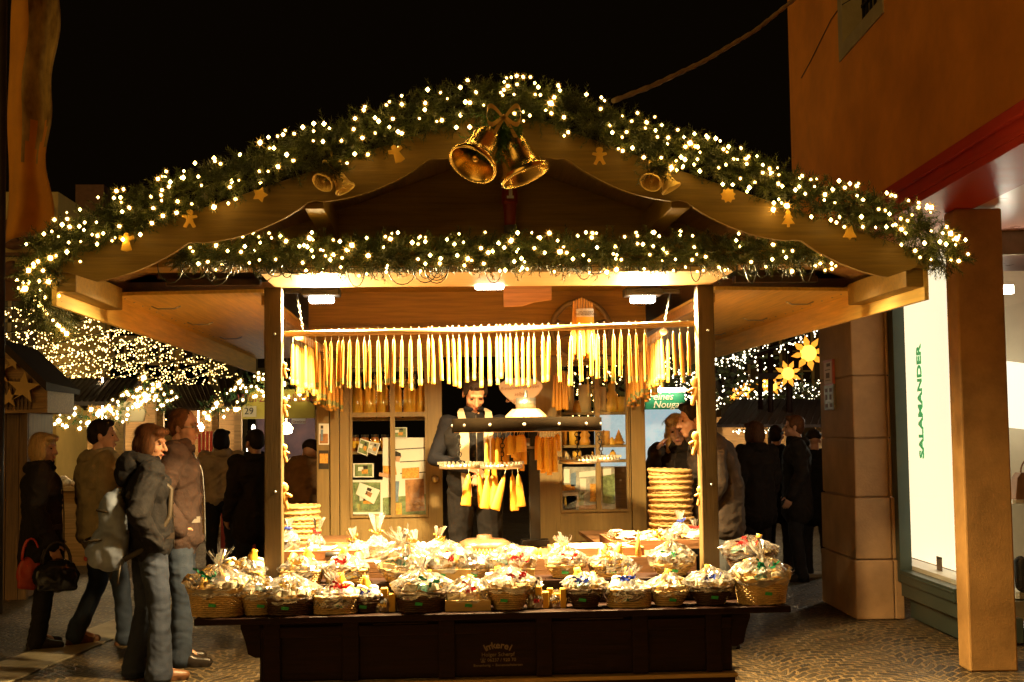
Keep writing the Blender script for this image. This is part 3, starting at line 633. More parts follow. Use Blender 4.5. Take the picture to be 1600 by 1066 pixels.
b = MB(); b.tube([at(4, -60, 11.6), at(0, 480, 11.6), at(0, 560, 11.6)], .045, 12); p_ = at(4, -140, 11.6); b.tube([p_, Vector((p_.x, 12.0, p_.z)), Vector((at(95, -140, 12).x, 12.0, p_.z))], .03, 8); b.tube([at(0, 555, 11.6), Vector((at(0, 555, 11.6).x, 11.6, 0))], .045, 12); b.tube([p_, at(4, -60, 11.6)], .045, 12)
setp(b.build('drain_pipe', mat('dark_pipe', (.05, .035, .02), .5), o=at(2, 500, 11.6)), 'dark drain pipe running up the left edge of the picture', 'pipe')
M_cream = mat('cream_render', (.62, .46, .16), .85, var=.12, scale=1.5)
M_brownp = mat('brown_paint', (.16, .07, .025), .7, var=.2)
M_roofd = mat('dark_roof_tiles', (.035, .02, .015), .7, var=.3, scale=3, stretch=(6, 1, 1), bump=.3)
def house(label, px0, px1, ytop, Y, wallm, cols, rows, wy0, wy1, ridge=None, depth=5, frame_m=None):
    a, c = at(px0, 677, Y).x, at(px1, 677, Y).x; zt = at((px0+px1)/2, ytop, Y).z
    t = thing('town_house', label, 'house', ((a+c)/2, Y, 0)); b = MB(); b.box(a, c, Y, Y+depth, 0, zt); b.build('wall', wallm, t)
    for r in range(rows):
        zc = at(300, wy0+(wy1-wy0)*r/max(1, rows-1), Y).z
        for k in range(cols):
            x = a+(c-a)*(k+.5)/cols; ww, hh = min(.55, (c-a)/cols*.3), .85
            f = MB(); f.box(x-ww-.1, x+ww+.1, Y-.05, Y-.002, zc-hh-.1, zc-hh); f.box(x-ww-.1, x+ww+.1, Y-.05, Y-.002, zc+hh, zc+hh+.1); f.box(x-ww-.1, x-ww, Y-.05, Y-.002, zc-hh, zc+hh); f.box(x+ww, x+ww+.1, Y-.05, Y-.002, zc-hh, zc+hh); f.box(x-.03, x+.03, Y-.035, Y-.012, zc-hh, zc+hh); f.box(x-ww, x+ww, Y-.035, Y-.013, zc+.2, zc+.26)
            wfo_ = f.build('window', frame_m or M_stonetrim, t); p = MB(); p.box(x-ww, x+ww, Y-.01, Y-.003, zc-hh, zc+hh); p.build('pane', mat_pane, wfo_)
    if ridge:
        zr = at((px0+px1)/2, ridge, Y+2).z; b = MB(); b.hexa([(a-.2, Y-.3, zt), (c+.2, Y-.3, zt), (c+.2, Y+depth+.3, zt), (a-.2, Y+depth+.3, zt), (a-.2, Y+depth*.5-.05, zr), (c+.2, Y+depth*.5-.05, zr), (c+.2, Y+depth*.5+.05, zr), (a-.2, Y+depth*.5+.05, zr)]); ro = b.build('roof', M_roofd, t)
        return t, ro
    return t, None
mat_pane = mat('dark_window_glass', (.03, .025, .02), .12, var=.1)
h1, _ = house('cream facade with painted brown scrolls behind the banner at the left edge', -60, 88, 300, 21, M_cream, 1, 1, 520, 520, depth=3)
b = MB()
for k, (x, y, r, a0, a1) in enumerate(((22, 366, 20, 0, 300), (24, 366, 11, 60, 330), (60, 345, 26, 150, 320), (20, 425, 12, 0, 280), (70, 420, 14, 40, 300))):
    b.tube([at(x+r*math.cos(R_(a0+(a1-a0)*q/16)), y+r*math.sin(R_(a0+(a1-a0)*q/16))*.9, 20.97) for q in range(17)], .08, 6)
b.box(at(0, 400, 20.96).x, at(88, 400, 20.96).x, 20.9, 20.998, at(40, 398, 20.96).z-.03, at(40, 398, 20.96).z+.03)
b.box(at(4, 400, 20.96).x, at(34, 400, 20.96).x, 20.94, 20.998, at(40, 470, 20.96).z, at(40, 412, 20.96).z)
b.build('painted_scrolls', M_brownp, h1)
h2, rf2 = house('wide pale house behind the curtains of light strings', 60, 330, 400, 30, M_cream, 5, 3, 470, 625, 330, 8)
b = MB(); cc = at(140, 310, 31); b.box(cc.x-.35, cc.x+.35, 31, 31.7, cc.z-1.5, cc.z+.35); b.build('chimney', mat('dull_brick', (.22, .12, .07), .85), rf2)
house('grey house at the end of the market lane left of the stall', 330, 520, 430, 34, mat('grey_render', (.32, .28, .2), .85, var=.1), 4, 2, 540, 630, 380, 8)
house('dark house wall far behind the star lanterns', 1080, 1330, 395, 44, mat('dark_render', (.10, .07, .04), .85, var=.2), 5, 2, 520, 600, 350, 8)
# strings of icicle lights across the lane
def light_string(label, p0, p1, sag, n, drop, bm, br):
    a, c = Vector(p0), Vector(p1); ln = [a.lerp(c, i/30)-Vector((0, 0, sag*4*(i/30)*(1-i/30))) for i in range(31)]
    t = thing('light_string', label, 'light string', ln[15], 'strings of lights over the lane')
    b = MB(); b.tube(ln, .012, 4); b.build('cable', M_wire, t)
    b = MB()
    for i in range(n):
        k = rnd.uniform(0, 29.99); j = int(k); p = ln[j].lerp(ln[j+1], k-j); dl = drop*rnd.random()**1.3*(.4+.6*abs(math.sin(k*3.1)))
        ico(p+Vector((rnd.uniform(-.06, .06), rnd.uniform(-.12, .12), -dl)), rnd.uniform(*br), b)
    b.build('bulbs', bm, t, kind='stuff')
SL = [((-30, 520), 16, (190, 478), 19, 300, .26, 'topmost string of icicle lights beside the left garland end'), ((-30, 475), 17, (150, 460), 19, 200, .28, 'highest dense curtain of lights at the left edge'),
 ((15, 543), 17, (220, 495), 22, 300, .26, 'dense light string sagging below the roof corner'), ((30, 560), 17.5, (260, 510), 23, 320, .26, 'thick string of lights just above the starry hut gable'),
 ((55, 575), 18, (285, 520), 24, 300, .25, 'light string ending behind the ridge of the dark roof'), ((75, 590), 18.5, (310, 532), 25, 260, .25, 'light string along the hut gable edge'),
 ((85, 601), 19, (322, 548), 26, 240, .42, 'lower light string crossing in front of the pale house'), ((150, 604), 20, (338, 556), 27, 220, .4, 'third lowest light string above the dark roof'),
 ((215, 610), 21, (352, 566), 28, 190, .4, 'second lowest light string above the dark roof'), ((255, 622), 22, (372, 578), 29, 170, .42, 'lowest light string leading to the bright far end'),
 ((325, 628), 23, (385, 595), 30, 90, .4, 'short far light string next to the left post')]
for (a, ya, c, yc, n, dr, lab) in SL:
    light_string(lab, at(*a, ya), at(*c, yc), .12, int(n*.72), dr, E_far, (.0065, .013))
# the timber hut with stars
M_hut = wood('weathered_hut_boards', (.44, .26, .10), 'x', var=.3)
M_hutv = wood('weathered_upright_boards', (.20, .115, .05), 'z', var=.35)
YH = 12.5
hut = thing('market_hut', 'wooden hut with a gable of weathered boards at the left edge', 'hut', at(20, 900, YH))
gp = [(at(-80, 560, YH).x, at(-80, 610, YH).z), (at(12, 541, YH).x, at(12, 541, YH).z), (at(74, 599, YH).x, at(74, 599, YH).z), (at(74, 630, YH).x, at(74, 645, YH).z), (at(-80, 560, YH).x, at(74, 645, YH).z)]
b = MB(); b.prism(gp, .9, M=Matrix.Translation((0, YH, 0)))
for k in range(8):
    z = at(0, 560+k*11, YH).z; b.box(at(-80, 600, YH).x, at(8+min(62, 12*k+6), 600, YH).x, YH-.012, YH-.001, z-.012, z+.004)
b.build('gable_boards', M_hut, hut)
b = MB(); q0, q1 = at(10, 536, YH), at(82, 604, YH); b.hexa([q0+Vector((0, -.2, -.05)), q1+Vector((0, -.2, -.05)), q1+Vector((0, .95, -.05)), q0+Vector((0, .95, -.05)), q0+Vector((0, -.2, .04)), q1+Vector((0, -.2, .04)), q1+Vector((0, .95, .0)), q0+Vector((0, .95, .0))]); b.build('roof_edge', M_roofd, hut)
b = MB(); xw0, xw1 = at(-80, 700, YH).x, at(38, 700, YH).x; zw = at(0, 640, YH).z
k = xw0
while k < xw1: b.box(k+.004, min(k+.13, xw1)-.004, YH+.1+.004*((int(k*50)) % 3), YH+.16, 0, zw); k += .13
b.box(xw0, xw1, YH+.13, YH+.9, 0.02, zw-.01)
b.build('wall_boards', M_hutv, hut)
b = MB()
for k in range(9): x = at(-2+k*6, 640, YH).x; b.box(x, x+.02, YH-.02, YH-.001, at(0, 640, YH).z, at(0, 592, YH).z)
b.build('upright_slats', M_hutv, hut)
M_starw = mat('pale_plywood_star', (.75, .48, .16), .7, var=.1)
for px, py, r, rot, lab in ((20, 566, .085, 80, 'small plywood star, topmost on the hut gable'), (36, 606, .17, 84, 'large plywood star in the middle of the hut gable'), (-6, 580, .16, 100, 'plywood star cut off by the left edge'), (14, 622, .1, 88, 'plywood star low on the hut gable')):
    c = at(px, py, YH-.06); b = MB(); b.prism(star(5, r, r*.4, rot), .015, M=Matrix.Translation(c)); setp(b.build('wooden_star', M_starw, o=c), lab, 'star', 'stars on the hut gable')
# stall with the dark sloping roof
def booth(label, px0, px1, ye, pr0, pr1, yr, Y, cy, depth=2.4, goods=True, roofm=None, warm=None):
    t = thing('market_booth', label, 'market booth', at((px0+px1)/2, 800, Y+.6)); e0, e1 = at(px0, ye, Y), at(px1, ye, Y); r0, r1 = at(pr0, yr, Y+depth*.6), at(pr1, yr, Y+depth*.6)
    b = MB(); up = Vector((0, 0, .05)); b.hexa([e0, e1, r1, r0, e0+up, e1+up, r1+up, r0+up])
    b0, b1 = r0+Vector((0, depth*.6, e0.z-r0.z)), r1+Vector((0, depth*.6, e0.z-r0.z)); b.hexa([r0, r1, b1, b0, r0+up, r1+up, b1+up, b0+up])
    n = 16
    for k in range(n): f = k/n; p, q = e0.lerp(e1, f), r0.lerp(r1, f); b.tube([p+up*1.1, q+up*1.1], .012, 5)
    b.build('roof', roofm or M_roofd, t)
    b = MB(); b.box(e0.x+.1, e1.x-.1, Y+.35, Y+.5, 0, cy); b.box(e0.x+.05, e1.x-.05, Y+.25, Y+.9, cy, cy+.05); b.build('counter', M_hut, t)
    b = MB(); b.box(e0.x+.1, e1.x-.1, Y+2.2, Y+2.3, 0, e0.z+.2); b.build('back_wall', warm or M_hut, t)
    for x in (e0.x+.12, e1.x-.12): b = MB(); b.box(x-.05, x+.05, Y+.3, Y+.4, cy+.051, e0.z); b.build('post', M_hut, t)
    b = MB(); l = e0.lerp(e1, .5); b.lathe([(0, 0), (.08, .02), (.1, .09), (.05, .16), (0, .17)], (l.x, Y+1.2, e0.z-.35), 12); b.tube([(l.x, Y+1.2, e0.z-.2), (l.x, Y+1.2, e0.z+.4)], .008, 5); b.build('lit_lamp', emis('lit_booth_lamp', (1, .68, .32), 110), t)
    if goods:
        b = MB()
        for k in range(34): x = rnd.uniform(e0.x+.2, e1.x-.2); s = rnd.uniform(.03, .07); b.lathe([(0, 0), (s, 0), (s*1.05, s*1.4), (s*.5, s*1.9), (0, s*2)], (x, Y+rnd.uniform(.35, .8), cy+.051), 8)
        o = b.build('booth_goods', mat('mixed_wares', (.5, .33, .16), .6, var=.5, scale=12, col2=(.7, .6, .45)), kind='stuff', o=at((px0+px1)/2, 700, Y+.6)); setp(o, 'small jars and wares crowded on the '+label.split(' booth')[0]+' booth counter', 'wares')
    return t
booth('dark roofed booth with a green garland left of the couple', 45, 192, 634, 84, 218, 597, 15.5, .95)
YQ = 15.3
garland('fairy_light_garland', 'green garland with pale lights along the eaves of the dark roofed booth', [at(8, 645, 14.9), at(22, 655, YQ), at(60, 650, YQ), at(100, 652, YQ), at(140, 655, YQ), at(178, 652, YQ)], .13, 70, 60, E_green, need=14, wd=.006, sl=(.1, .2), br=(.014, .026), fir=[mat('green_tinsel', (.03, .10, .02), .5, var=.4), M_firb])
garland('fairy_light_garland', 'green garland with pale lights up the gable end of the dark roofed booth', [at(180, 650, YQ), at(196, 634, YQ), at(215, 617, YQ), at(235, 608, YQ), at(252, 620, YQ+.2), at(262, 632, YQ+.3)], .16, 90, 60, E_green, need=14, wd=.006, sl=(.1, .2), br=(.014, .026), fir=[bpy.data.materials['green_tinsel'], M_firb])
c = at(203, 644, 15.4); b = MB(); b.prism([(-.17, -.12), (.17, -.12), (.19, 0), (.15, .1), (.06, .14), (-.06, .13), (-.15, .09), (-.19, 0)], .03, M=Matrix.Translation(c))
sg = setp(b.build('booth_sign', mat('pale_sign_board', (.62, .48, .32), .6, var=.05), o=c, bev=.006), 'pale shield shaped sign under the green garland, blank at this distance', 'sign')
booth('brown tiled booth with red banners behind the couple', 232, 342, 642, 205, 330, 606, 20, .95, goods=False)
b = MB()
for k in range(4): x = at(312+k*6, 690, 19.8).x; b.box(x-.02, x+.02, 19.78, 19.82, at(0, 712, 19.8).z, at(0, 678, 19.8).z)
tg_ = b.build('red_ribbons', mat('red_ribbon', (.55, .05, .03), .5), o=at(318, 690, 19.8)); setp(tg_, 'four red ribbon strips hanging at the brown tiled booth', 'ribbons')
bq = booth('spice booth under a yellow sign, seen past the left post', 352, 508, 640, 340, 520, 596, 17, 1.12, warm=mat('blue_violet_cloth', (.05, .05, .16), .8, var=.5, scale=3, col2=(.12, .08, .12)))
garland('fairy_light_garland', 'garland with pale lights above the yellow spice sign', [at(318, 640, 16.6), at(345, 634, 16.6), at(372, 626, 16.6), at(390, 606, 16.6), at(412, 600, 16.7), at(455, 606, 16.8), at(498, 612, 16.8)], .16, 80, 75, E_green, need=14, wd=.006, sl=(.1, .2), br=(.014, .026), fir=[bpy.data.materials['green_tinsel'], M_firb])
c0, c1 = at(378, 655, 16.75), at(492, 608, 16.75); M_ys = mat('ochre_sign_board', (.40, .30, .045), .5, var=.12)
b = MB(); W_, H_ = c1.x-c0.x, c1.z-c0.z; pf = [(0, 0), (W_, 0), (W_, H_*.45), (W_*.93, H_*.55), (W_*.92, H_*.85), (W_*.82, H_), (W_*.18, H_), (W_*.08, H_*.85), (W_*.07, H_*.55), (0, H_*.45)]
b.prism(pf, .04, M=Matrix.Translation((c0.x, 16.75, c0.z))); sg = setp(b.build('booth_sign', M_ys, o=(c0.x, 16.75, c0.z), bev=.008), 'ochre sign board with red lettering and house number 29', 'sign')
M_redl = mat('dark_red_letters', (.22, .03, .02), .6, var=0)
text_mesh('lettering', 'Würzspezialitäten', .155, basis((c0.x+W_*.5, 16.745, c0.z+H_*.7), (1, 0, 0), (0, 0, 1)), M_redl, sg, ext=.003, shear=.1)
text_mesh('lettering', '29', .13, basis((c0.x+W_*.1, 16.72, c0.z+H_*.26), (1, 0, 0), (0, 0, 1)), mat('black_letters', (.02, .02, .02), .6, var=0), sg, ext=.003)
b = MB(); b.box(c0.x+W_*.02, c0.x+W_*.2, 16.728, 16.748, c0.z+.03, c0.z+H_*.44); b.build('number_plate', mat('pale_plate', (.5, .4, .25), .6, var=.05), sg, bev=.004)
lt = at(396, 690, 16.4); b = MB(); b.lathe([(.0, 0), (.09, 0), (.09, .16), (.1, .18), (.03, .3), (.02, .36), (0, .38)], lt-Vector((0, 0, .15)), 10)
o = setp(b.build('lit_lantern', emis('lit_paper_house', (1, .86, .66), 9), o=lt), 'glowing white house shaped lantern beside the left post', 'lantern')
b = MB(); b.box(at(345, 690, 16.9).x, at(500, 690, 16.9).x, 16.9, 17.2, 0, 1.15); o = setp(b.build('sales_table', mat('red_table_cloth', (.30, .03, .02), .7, var=.25), o=at(430, 900, 16.9)), 'red cloth covered sales table below the ochre sign', 'table')
b = MB(); b.box(at(456, 690, 16.8).x, at(478, 690, 16.8).x, 16.78, 16.8, at(0, 668, 16.8).z, at(0, 650, 16.8).z); o = setp(b.build('price_sign', M_white, o=at(467, 668, 16.8)), 'small white price sign below the ochre sign', 'sign'); text_mesh('lettering', 'Gewürze', .05, basis(at(467, 659, 16.775), (1, 0, 0), (0, 0, 1)), M_redl, o, ext=.002)
# ---------------------------------------------------------------- right side: sweet stall, star lanterns, far lights
ng = thing('market_booth', 'brightly lit sweets booth with a green nougat sign, seen past the right door', 'market booth', at(1040, 800, 16))
n0, n1 = at(1008, 640, 16), at(1062, 614, 16)
b = MB(); b.box(n0.x, n1.x+.06, 15.97, 16.03, n0.z, n1.z); sg = b.build('sign', mat('green_sign', (.01, .16, .07), .5, var=.08), ng)
text_mesh('lettering', 'Feines', .13, basis(((n0.x+n1.x)/2-.03, 15.96, n0.z+.165), (1, .0, 0), (0, 0, 1)), mat('cream_letters', (.7, .55, .35), .6, var=0), sg, ext=.002, shear=.25)
text_mesh('lettering', 'Nougat', .13, basis(((n0.x+n1.x)/2+.06, 15.96, n0.z+.06), (1, .0, 0), (0, 0, 1)), bpy.data.materials['cream_letters'], sg, ext=.002, shear=.25)
b = MB(); b.box(n0.x, n1.x+.04, 15.8, 15.86, n1.z+.01, n1.z+.06); b.build('lit_tube', emis('lit_booth_tube', (1, .9, .62), 30), ng)
b = MB(); b.box(at(930, 700, 16.1).x, n1.x+.05, 16.1, 16.16, .2, n0.z); b.build('lit_menu_wall', mat('backlit_menu', (.5, .6, .65), .5, var=.35, scale=5, col2=(.9, .9, .85), emit=(.62, .86, .92), es=.55), ng)
b = MB(); b.box(at(900, 700, 15.6).x, n1.x+.5, 15.6, 16.0, 0, 1.15); b.build('counter', M_hut, ng)
M_lan = mat('orange_paper_lantern', (.8, .4, .08), .6, var=.05, emit=(1, .36, .03), es=1.3); M_lan2 = emis('lit_lantern_core', (1, .52, .06), 3.2)
def lantern(px, py, Y, r, lab, spin):
    c = at(px, py, Y); t = thing('star_lantern', lab, 'lantern', c, 'orange star lanterns'); b = MB()
    for k in range(8):
        a = R_(spin+45*k); d = Vector((math.cos(a), -.05, math.sin(a))); x, y, z = frame(d); rr = r*.18
        ring = [c+d*(r*.42)+(x*math.cos(R_(90*q+45))+y*math.sin(R_(90*q+45)))*rr*.75 for q in range(4)]; ring2 = [c+d*(r*.62)+(x*math.cos(R_(90*q+45))+y*math.sin(R_(90*q+45)))*rr*1.15 for q in range(4)]
        b.add(ring+ring2+[c+d*r], [(q, (q+1) % 4, 4+(q+1) % 4, 4+q) for q in range(4)]+[(4+q, 4+(q+1) % 4, 8) for q in range(4)])
    b.build('paper_points', M_lan, t); b = MB(); b.ell(c, (r*.46, r*.3, r*.46)); b.build('core', M_lan2, t)
    b = MB(); b.tube([c+Vector((0, 0, r*.4)), c+Vector((0, 0, r*.4+1.2))], .008, 4); b.build('cord', M_wire, t)
for px, py, Y, r, lab, sp in ((1263, 552, 17, .26, 'largest orange star lantern, half behind the stone pier', 10), (1231, 584, 20, .235, 'second orange star lantern from the right', 20), (1195, 600, 26, .2, 'small far orange star lantern in the middle of the row', 0),
                              (1166, 611, 29, .21, 'dim far orange star lantern left of the middle', 15), (1147, 617, 32, .2, 'farthest orange star lantern close to the right post', 5), (1208, 604, 24, .19, 'orange star lantern just below the second largest one', 30)):
    lantern(px, py, Y, r, lab, sp)
def far_tree(label, px, py, Y, rx, rzz, n, bm, br, trunk=True):
    c = at(px, py, Y); t = thing('lit_tree', label, 'tree', (c.x, Y, 0), 'trees wrapped in lights'); b = MB()
    b.tube([(c.x, Y, 0), (c.x+.05, Y, c.z*.6), (c.x, Y, c.z)], [.14, .11, .05], 8)
    for k in range(14):
        a = rnd.uniform(0, 6.28); e = c+Vector((math.cos(a)*rx*.8, math.sin(a)*rx*.6, rnd.uniform(-.3, 1)*rzz*.8)); b.tube([(c.x, Y, c.z-rzz*.7), c.lerp(e, .4), e], [.05, .03, .01], 5)
    b.build('trunk', mat_bark, t); g = MB()
    for k in range(300):
        a = Vector((rnd.gauss(0, .45), rnd.gauss(0, .45), rnd.gauss(0, .45))); q = c+Vector((a.x*rx, a.y*rx, a.z*rzz)); s = rnd.uniform(.05, .12); x, y, z = frame(Vector((rnd.uniform(-1, 1), rnd.uniform(-1, 1), rnd.uniform(-1, 1))))
        g.add([q-x*s, q+y*s*.5, q+x*s, q-y*s*.5], [(0, 1, 2, 3)])
    g.build('crown', M_fir, t)
    b = MB()
    for k in range(n):
        a = Vector((rnd.uniform(-1, 1), rnd.uniform(-1, 1), rnd.uniform(-1, 1))); 
        if a.length > 1: a.normalize()
        ico(c+Vector((a.x*rx, a.y*rx, a.z*rzz)), rnd.uniform(*br), b)
    b.build('bulbs', bm, t, kind='stuff')
mat_bark = mat('dark_bark', (.04, .028, .018), .9)
far_tree('bare tree full of cool white lights right of the right post', 1130, 575, 23, 1.0, .85, 420, E_farw, (.011, .02))
far_tree('tree full of cool white lights behind the sweets booth', 1078, 600, 25, .75, .8, 260, E_farw, (.011, .02))
far_tree('low far tree of lights below the star lanterns', 1245, 618, 30, 1.1, .42, 330, E_farw, (.012, .022))
far_tree('tree of lights showing through the glazed right door', 950, 620, 24, .9, .7, 160, E_far, (.012, .022))
light_string('string of lights under the right fascia board', at(1120, 560, 17), at(1282, 507, 15), .1, 60, .15, E_farw, (.008, .015))
light_string('string of lights along the eaves of the dark booth behind the crowd', at(1150, 672, 20), at(1246, 664, 20), .03, 42, .14, E_farw, (.011, .02))
booth('dark booth behind the crowd in the right lane', 1120, 1300, 668, 1150, 1310, 628, 20.3, 1.0, goods=False)
b = MB()
for x, y0, y1, r in ((1204, 540, 700, .05), (1233, 520, 720, .06), (1188, 560, 640, .04)): b.tube([at(x, y1, 21), at(x, y0, 21)], r, 8)
b.tube([at(1170, 560, 21), at(1204, 548, 21), at(1240, 532, 21)], .035, 6); b.box(at(1186, 600, 20.9).x, at(1226, 600, 20.9).x, 20.88, 20.94, at(0, 606, 21).z, at(0, 596, 21).z)
setp(b.build('timber_arch', M_dark, o=at(1210, 800, 21)), 'dark timber frame standing between the star lanterns', 'timber frame')
# ---------------------------------------------------------------- candles
M_wax = mat('amber_beeswax', (.56, .26, .03), .5, var=.08, scale=7, sss=.0)
M_waxy = mat('yellow_beeswax', (.74, .42, .045), .5, var=.12, scale=9)
M_wick = mat('cotton_wick', (.72, .66, .5), .9, var=0)
M_lab = mat('green_gold_label', (.16, .18, .06), .4, var=.5, scale=60)
def taper(name, r, ln, wick, m, label, group, labm=True):   # origin = where the wick hangs; candle below
    t = thing(name, label, 'candle', (0, 0, 0), group)
    b = MB(); b.lathe([(0, -wick-ln), (r*.96, -wick-ln), (r, -wick-ln+.004), (r*.97, -wick-ln*.55), (r*.8, -wick-ln*.13), (r*.55, -wick-ln*.03), (r*.2, -wick), (0, -wick+.001)], (0, 0, 0), 10); b.build('wax', m, t)
    b = MB(); b.tube([(0, 0, .012), (.004, 0, .006), (.0015, 0, -wick*.5), (0, 0, -wick-.002)], .0016, 4); b.build('wick', M_wick, t)
    if labm: b = MB(); b.lathe([(r*1.03, -wick-ln+.012), (r*1.03, -wick-ln+.04)], (0, 0, 0), 10, close=False); b.build('paper_band', M_lab, t)
    return t
YRD = 7.30
rod = MB(); ra, rb = at(441, 522, YRD), at(1088, 506, YRD); rod.tube([ra, ra.lerp(rb, .5)+Vector((0, 0, -.006)), rb], .017, 12)
rd = setp(rod.build('candle_rod', wood('rod_wood', (.42, .28, .13), 'x', var=.15), o=ra.lerp(rb, .5)), 'long wooden rod across the stall front that carries single candles', 'rod')
def chain(name, p, q, r, n, parent, m=None):
    b = MB(); p = Vector(p); q = Vector(q)
    for i in range(n):
        c = p.lerp(q, (i+.5)/n); h = (q-p).length/n*.62; d = (q-p).normalized(); x, y, z = frame(d); sd = x if i % 2 else y
        b.tube([c+d*(h*math.cos(a))+sd*(r*math.sin(a)) for a in [2*math.pi*k/8 for k in range(8)]], r*.25, 4, closed=True)
    return b.build(name, m or M_steel, parent)
for px in (463, 1048): chain('chain', at(px, 455, YRD+.1), at(px+(10 if px < 700 else -12), 515, YRD+.1), .007, 12, rd, M_black)
FX = [492, 506, 516, 527, 535, 545, 556, 566, 575, 588, 600, 613, 626, 638, 651, 665, 672, 684, 696, 704, 714, 724, 738, 748, 760, 772, 778, 787, 794, 803, 813, 823, 831, 845, 855, 869, 890, 903, 921, 932, 941, 956, 968, 980, 992, 1005, 1051, 1061, 1075]
GF = 'single beeswax candles on the front rod'
cp = taper('hanging_candle', .0118, .285, .06, M_wax, 'amber beeswax taper candle hanging by its wick from the long front rod', GF)
first = True
for px in FX:
    f = (px-441)/(1088-441); p = ra.lerp(rb, f)+Vector((rnd.uniform(-.003, .003), 0, .012))
    if px in (1035, 700): continue
    if first: cp.location = p; first = False; c_ = cp
    else: c_ = dup(cp, p)
    c_.scale = (rnd.uniform(.88, 1.12),)*2+(rnd.uniform(.9, 1.08),); c_.rotation_euler = (rnd.uniform(-.03, .03), rnd.uniform(-.04, .04), rnd.uniform(0, 6))
for side, (n0, n1), lab in (('left', ((466, 526), (527, 556)), 'beeswax candle packed close on the short rod at the left side'), ('right', ((1037, 518), (984, 551)), 'beeswax candle packed close on the short rod at the right side')):
    pa, pb = at(*n0, 7.7), at(*n1, 9.3); b = MB(); b.tube([pa, pb], .024, 14)
    setp(b.build('candle_rod', bpy.data.materials['rod_wood'], o=pa.lerp(pb, .5)), 'short thick wooden rod running back along the %s side of the stall' % side, 'rod')
    g0 = taper('hanging_candle', .0135, .3, .05, M_wax, lab, 'packed candles on the %s side rod' % side)
    for k in range(48):
        f = (k+.5)/48; p = pa.lerp(pb, f)+Vector((rnd.choice((-1, 1))*.024+rnd.uniform(-.012, .012), rnd.uniform(-.02, .02), .0))
        c_ = g0 if k == 0 else dup(g0, p); c_.location = p; c_.scale = (1, 1, rnd.uniform(.85, 1.0)+.28*f); c_.rotation_euler = (rnd.uniform(-.03, .03), rnd.uniform(-.03, .03), rnd.uniform(0, 6))
# ---------------------------------------------------------------- dipping wheel
YD = 8.05
wc = at(823, 665, YD); S_ = 1/1900*YD
dw = thing('dipping_wheel', 'round black rimmed candle dipping wheel on a black iron post', 'dipping wheel', (at(834, 860, YD).x, YD, .25))
R = 117*S_; b = MB(); b.lathe([(0, -.042), (R*.97, -.042), (R*.985, -.034), (R*.985, .036), (R*.97, .042), (0, .042)], wc, 56); b.build('wheel_board', wood('waxed_board', (.50, .30, .10), 'x'), dw)
b = MB(); b.lathe([(R*.986, -.04), (R, -.04), (R, .046), (R*.975, .05), (R*.975, .043), (R*.986, .04)], wc, 56)
b.build('iron_rim', mat('dark_rim', (.005, .0032, .0015), .8, var=.3, spec=.02), dw)
b = MB()
for k in range(14): a = 2*math.pi*k/14+.12; b.ell(wc+Vector((R*math.cos(a), R*math.sin(a), .004)), .011, n=8, k=5)
b.build('rim_rivets', M_steel, dw)
hb = at(822, 657, YD); b = MB(); b.lathe([(0, 0), (.14, 0), (.135, .03), (.09, .075), (0, .08)], hb, 8, sm=False); b.build('wooden_hub', wood('pale_hub', (.40, .27, .12), 'x'), dw)
b = MB(); b.lathe([(0, .07), (.066, .07), (.066, .15), (.058, .15), (.058, .1), (0, .1)], hb, 24); b.tube([hb+Vector((0, 0, .1)), hb+Vector((0, 0, .2))], .012, 8); b.build('steel_collar', mat('grey_steel_collar', (.14, .14, .13), .4, .8, bump=.2), dw)
pt = at(834, 700, YD); b = MB(); b.box(pt.x-.035, pt.x+.035, YD-.035, YD+.035, .26, wc.z-.044); b.box(pt.x-.09, pt.x+.09, YD-.07, YD+.07, .86, .90); b.box(pt.x-.075, pt.x+.075, YD-.02, YD+.02, pt.z-.02, pt.z+.05)
b.build('iron_post', M_black, dw, bev=.004)
b = MB(); b.box(pt.x-.13, pt.x+.1, YD-.04, YD+.04, pt.z-.005, pt.z+.012); b.lathe([(0, 0), (.05, 0), (.05, .05), (0, .055)], (pt.x-.06, YD, pt.z+.013), 14); b.lathe([(0, 0), (.05, 0), (.05, .05), (0, .055)], (pt.x+.05, YD, pt.z+.013), 14); b.build('bearing', mat('dull_steel', (.22, .21, .2), .45, .7), dw)
M_ring = mat('toothed_steel', (.5, .46, .36), .35, .8, bump=.3, bscale=80)
GR = 'toothed rings on the dipping wheel'
rings = {}
for key, px, py, Y, r, tp, lab in (('a', 719, 729, YD-.15, .135, (716, 680), 'leftmost toothed ring hanging below the dipping wheel'), ('b', 783, 729, YD-.3, .135, (786, 680), 'toothed ring full of cone candles in front of the post'),
                             ('c', 903, 721, YD-.1, .125, (901, 676), 'toothed ring hanging below the right half of the wheel'), ('d', 941, 718, YD+.25, .12, (935, 676), 'rightmost and farthest toothed ring below the wheel')):
    c = at(px, py, Y); q = thing('toothed_ring', lab, 'ring', c, GR); b = MB(); b.lathe([(r*.86, -.014), (r, -.014), (r, .014), (r*.86, .014), (r*.86, -.014)], c, 40, close=False)
    for k in range(30): a = 2*math.pi*k/30; b.box(-.006, .006, -.002, .012, 0, .016, M=Matrix.Translation(c+Vector((r*math.cos(a), r*math.sin(a), .014)))@Matrix.Rotation(a-math.pi/2, 4, 'Z'))
    for a in (0, 2.09, 4.19): b.tube([c, c+Vector((r*.87*math.cos(a), r*.87*math.sin(a), 0))], .005, 6)
    b.build('ring_teeth', M_ring, q); chain('chain', at(*tp, Y), c+Vector((0, 0, .01)), .013, 7, q, M_black); rings[key] = (c, r)
GC = 'cone candles on the dipping wheel'
cone = thing('dipped_candle', 'freshly dipped yellow cone candle hanging from the toothed ring before the post', 'candle', (0, 0, 0), GC)
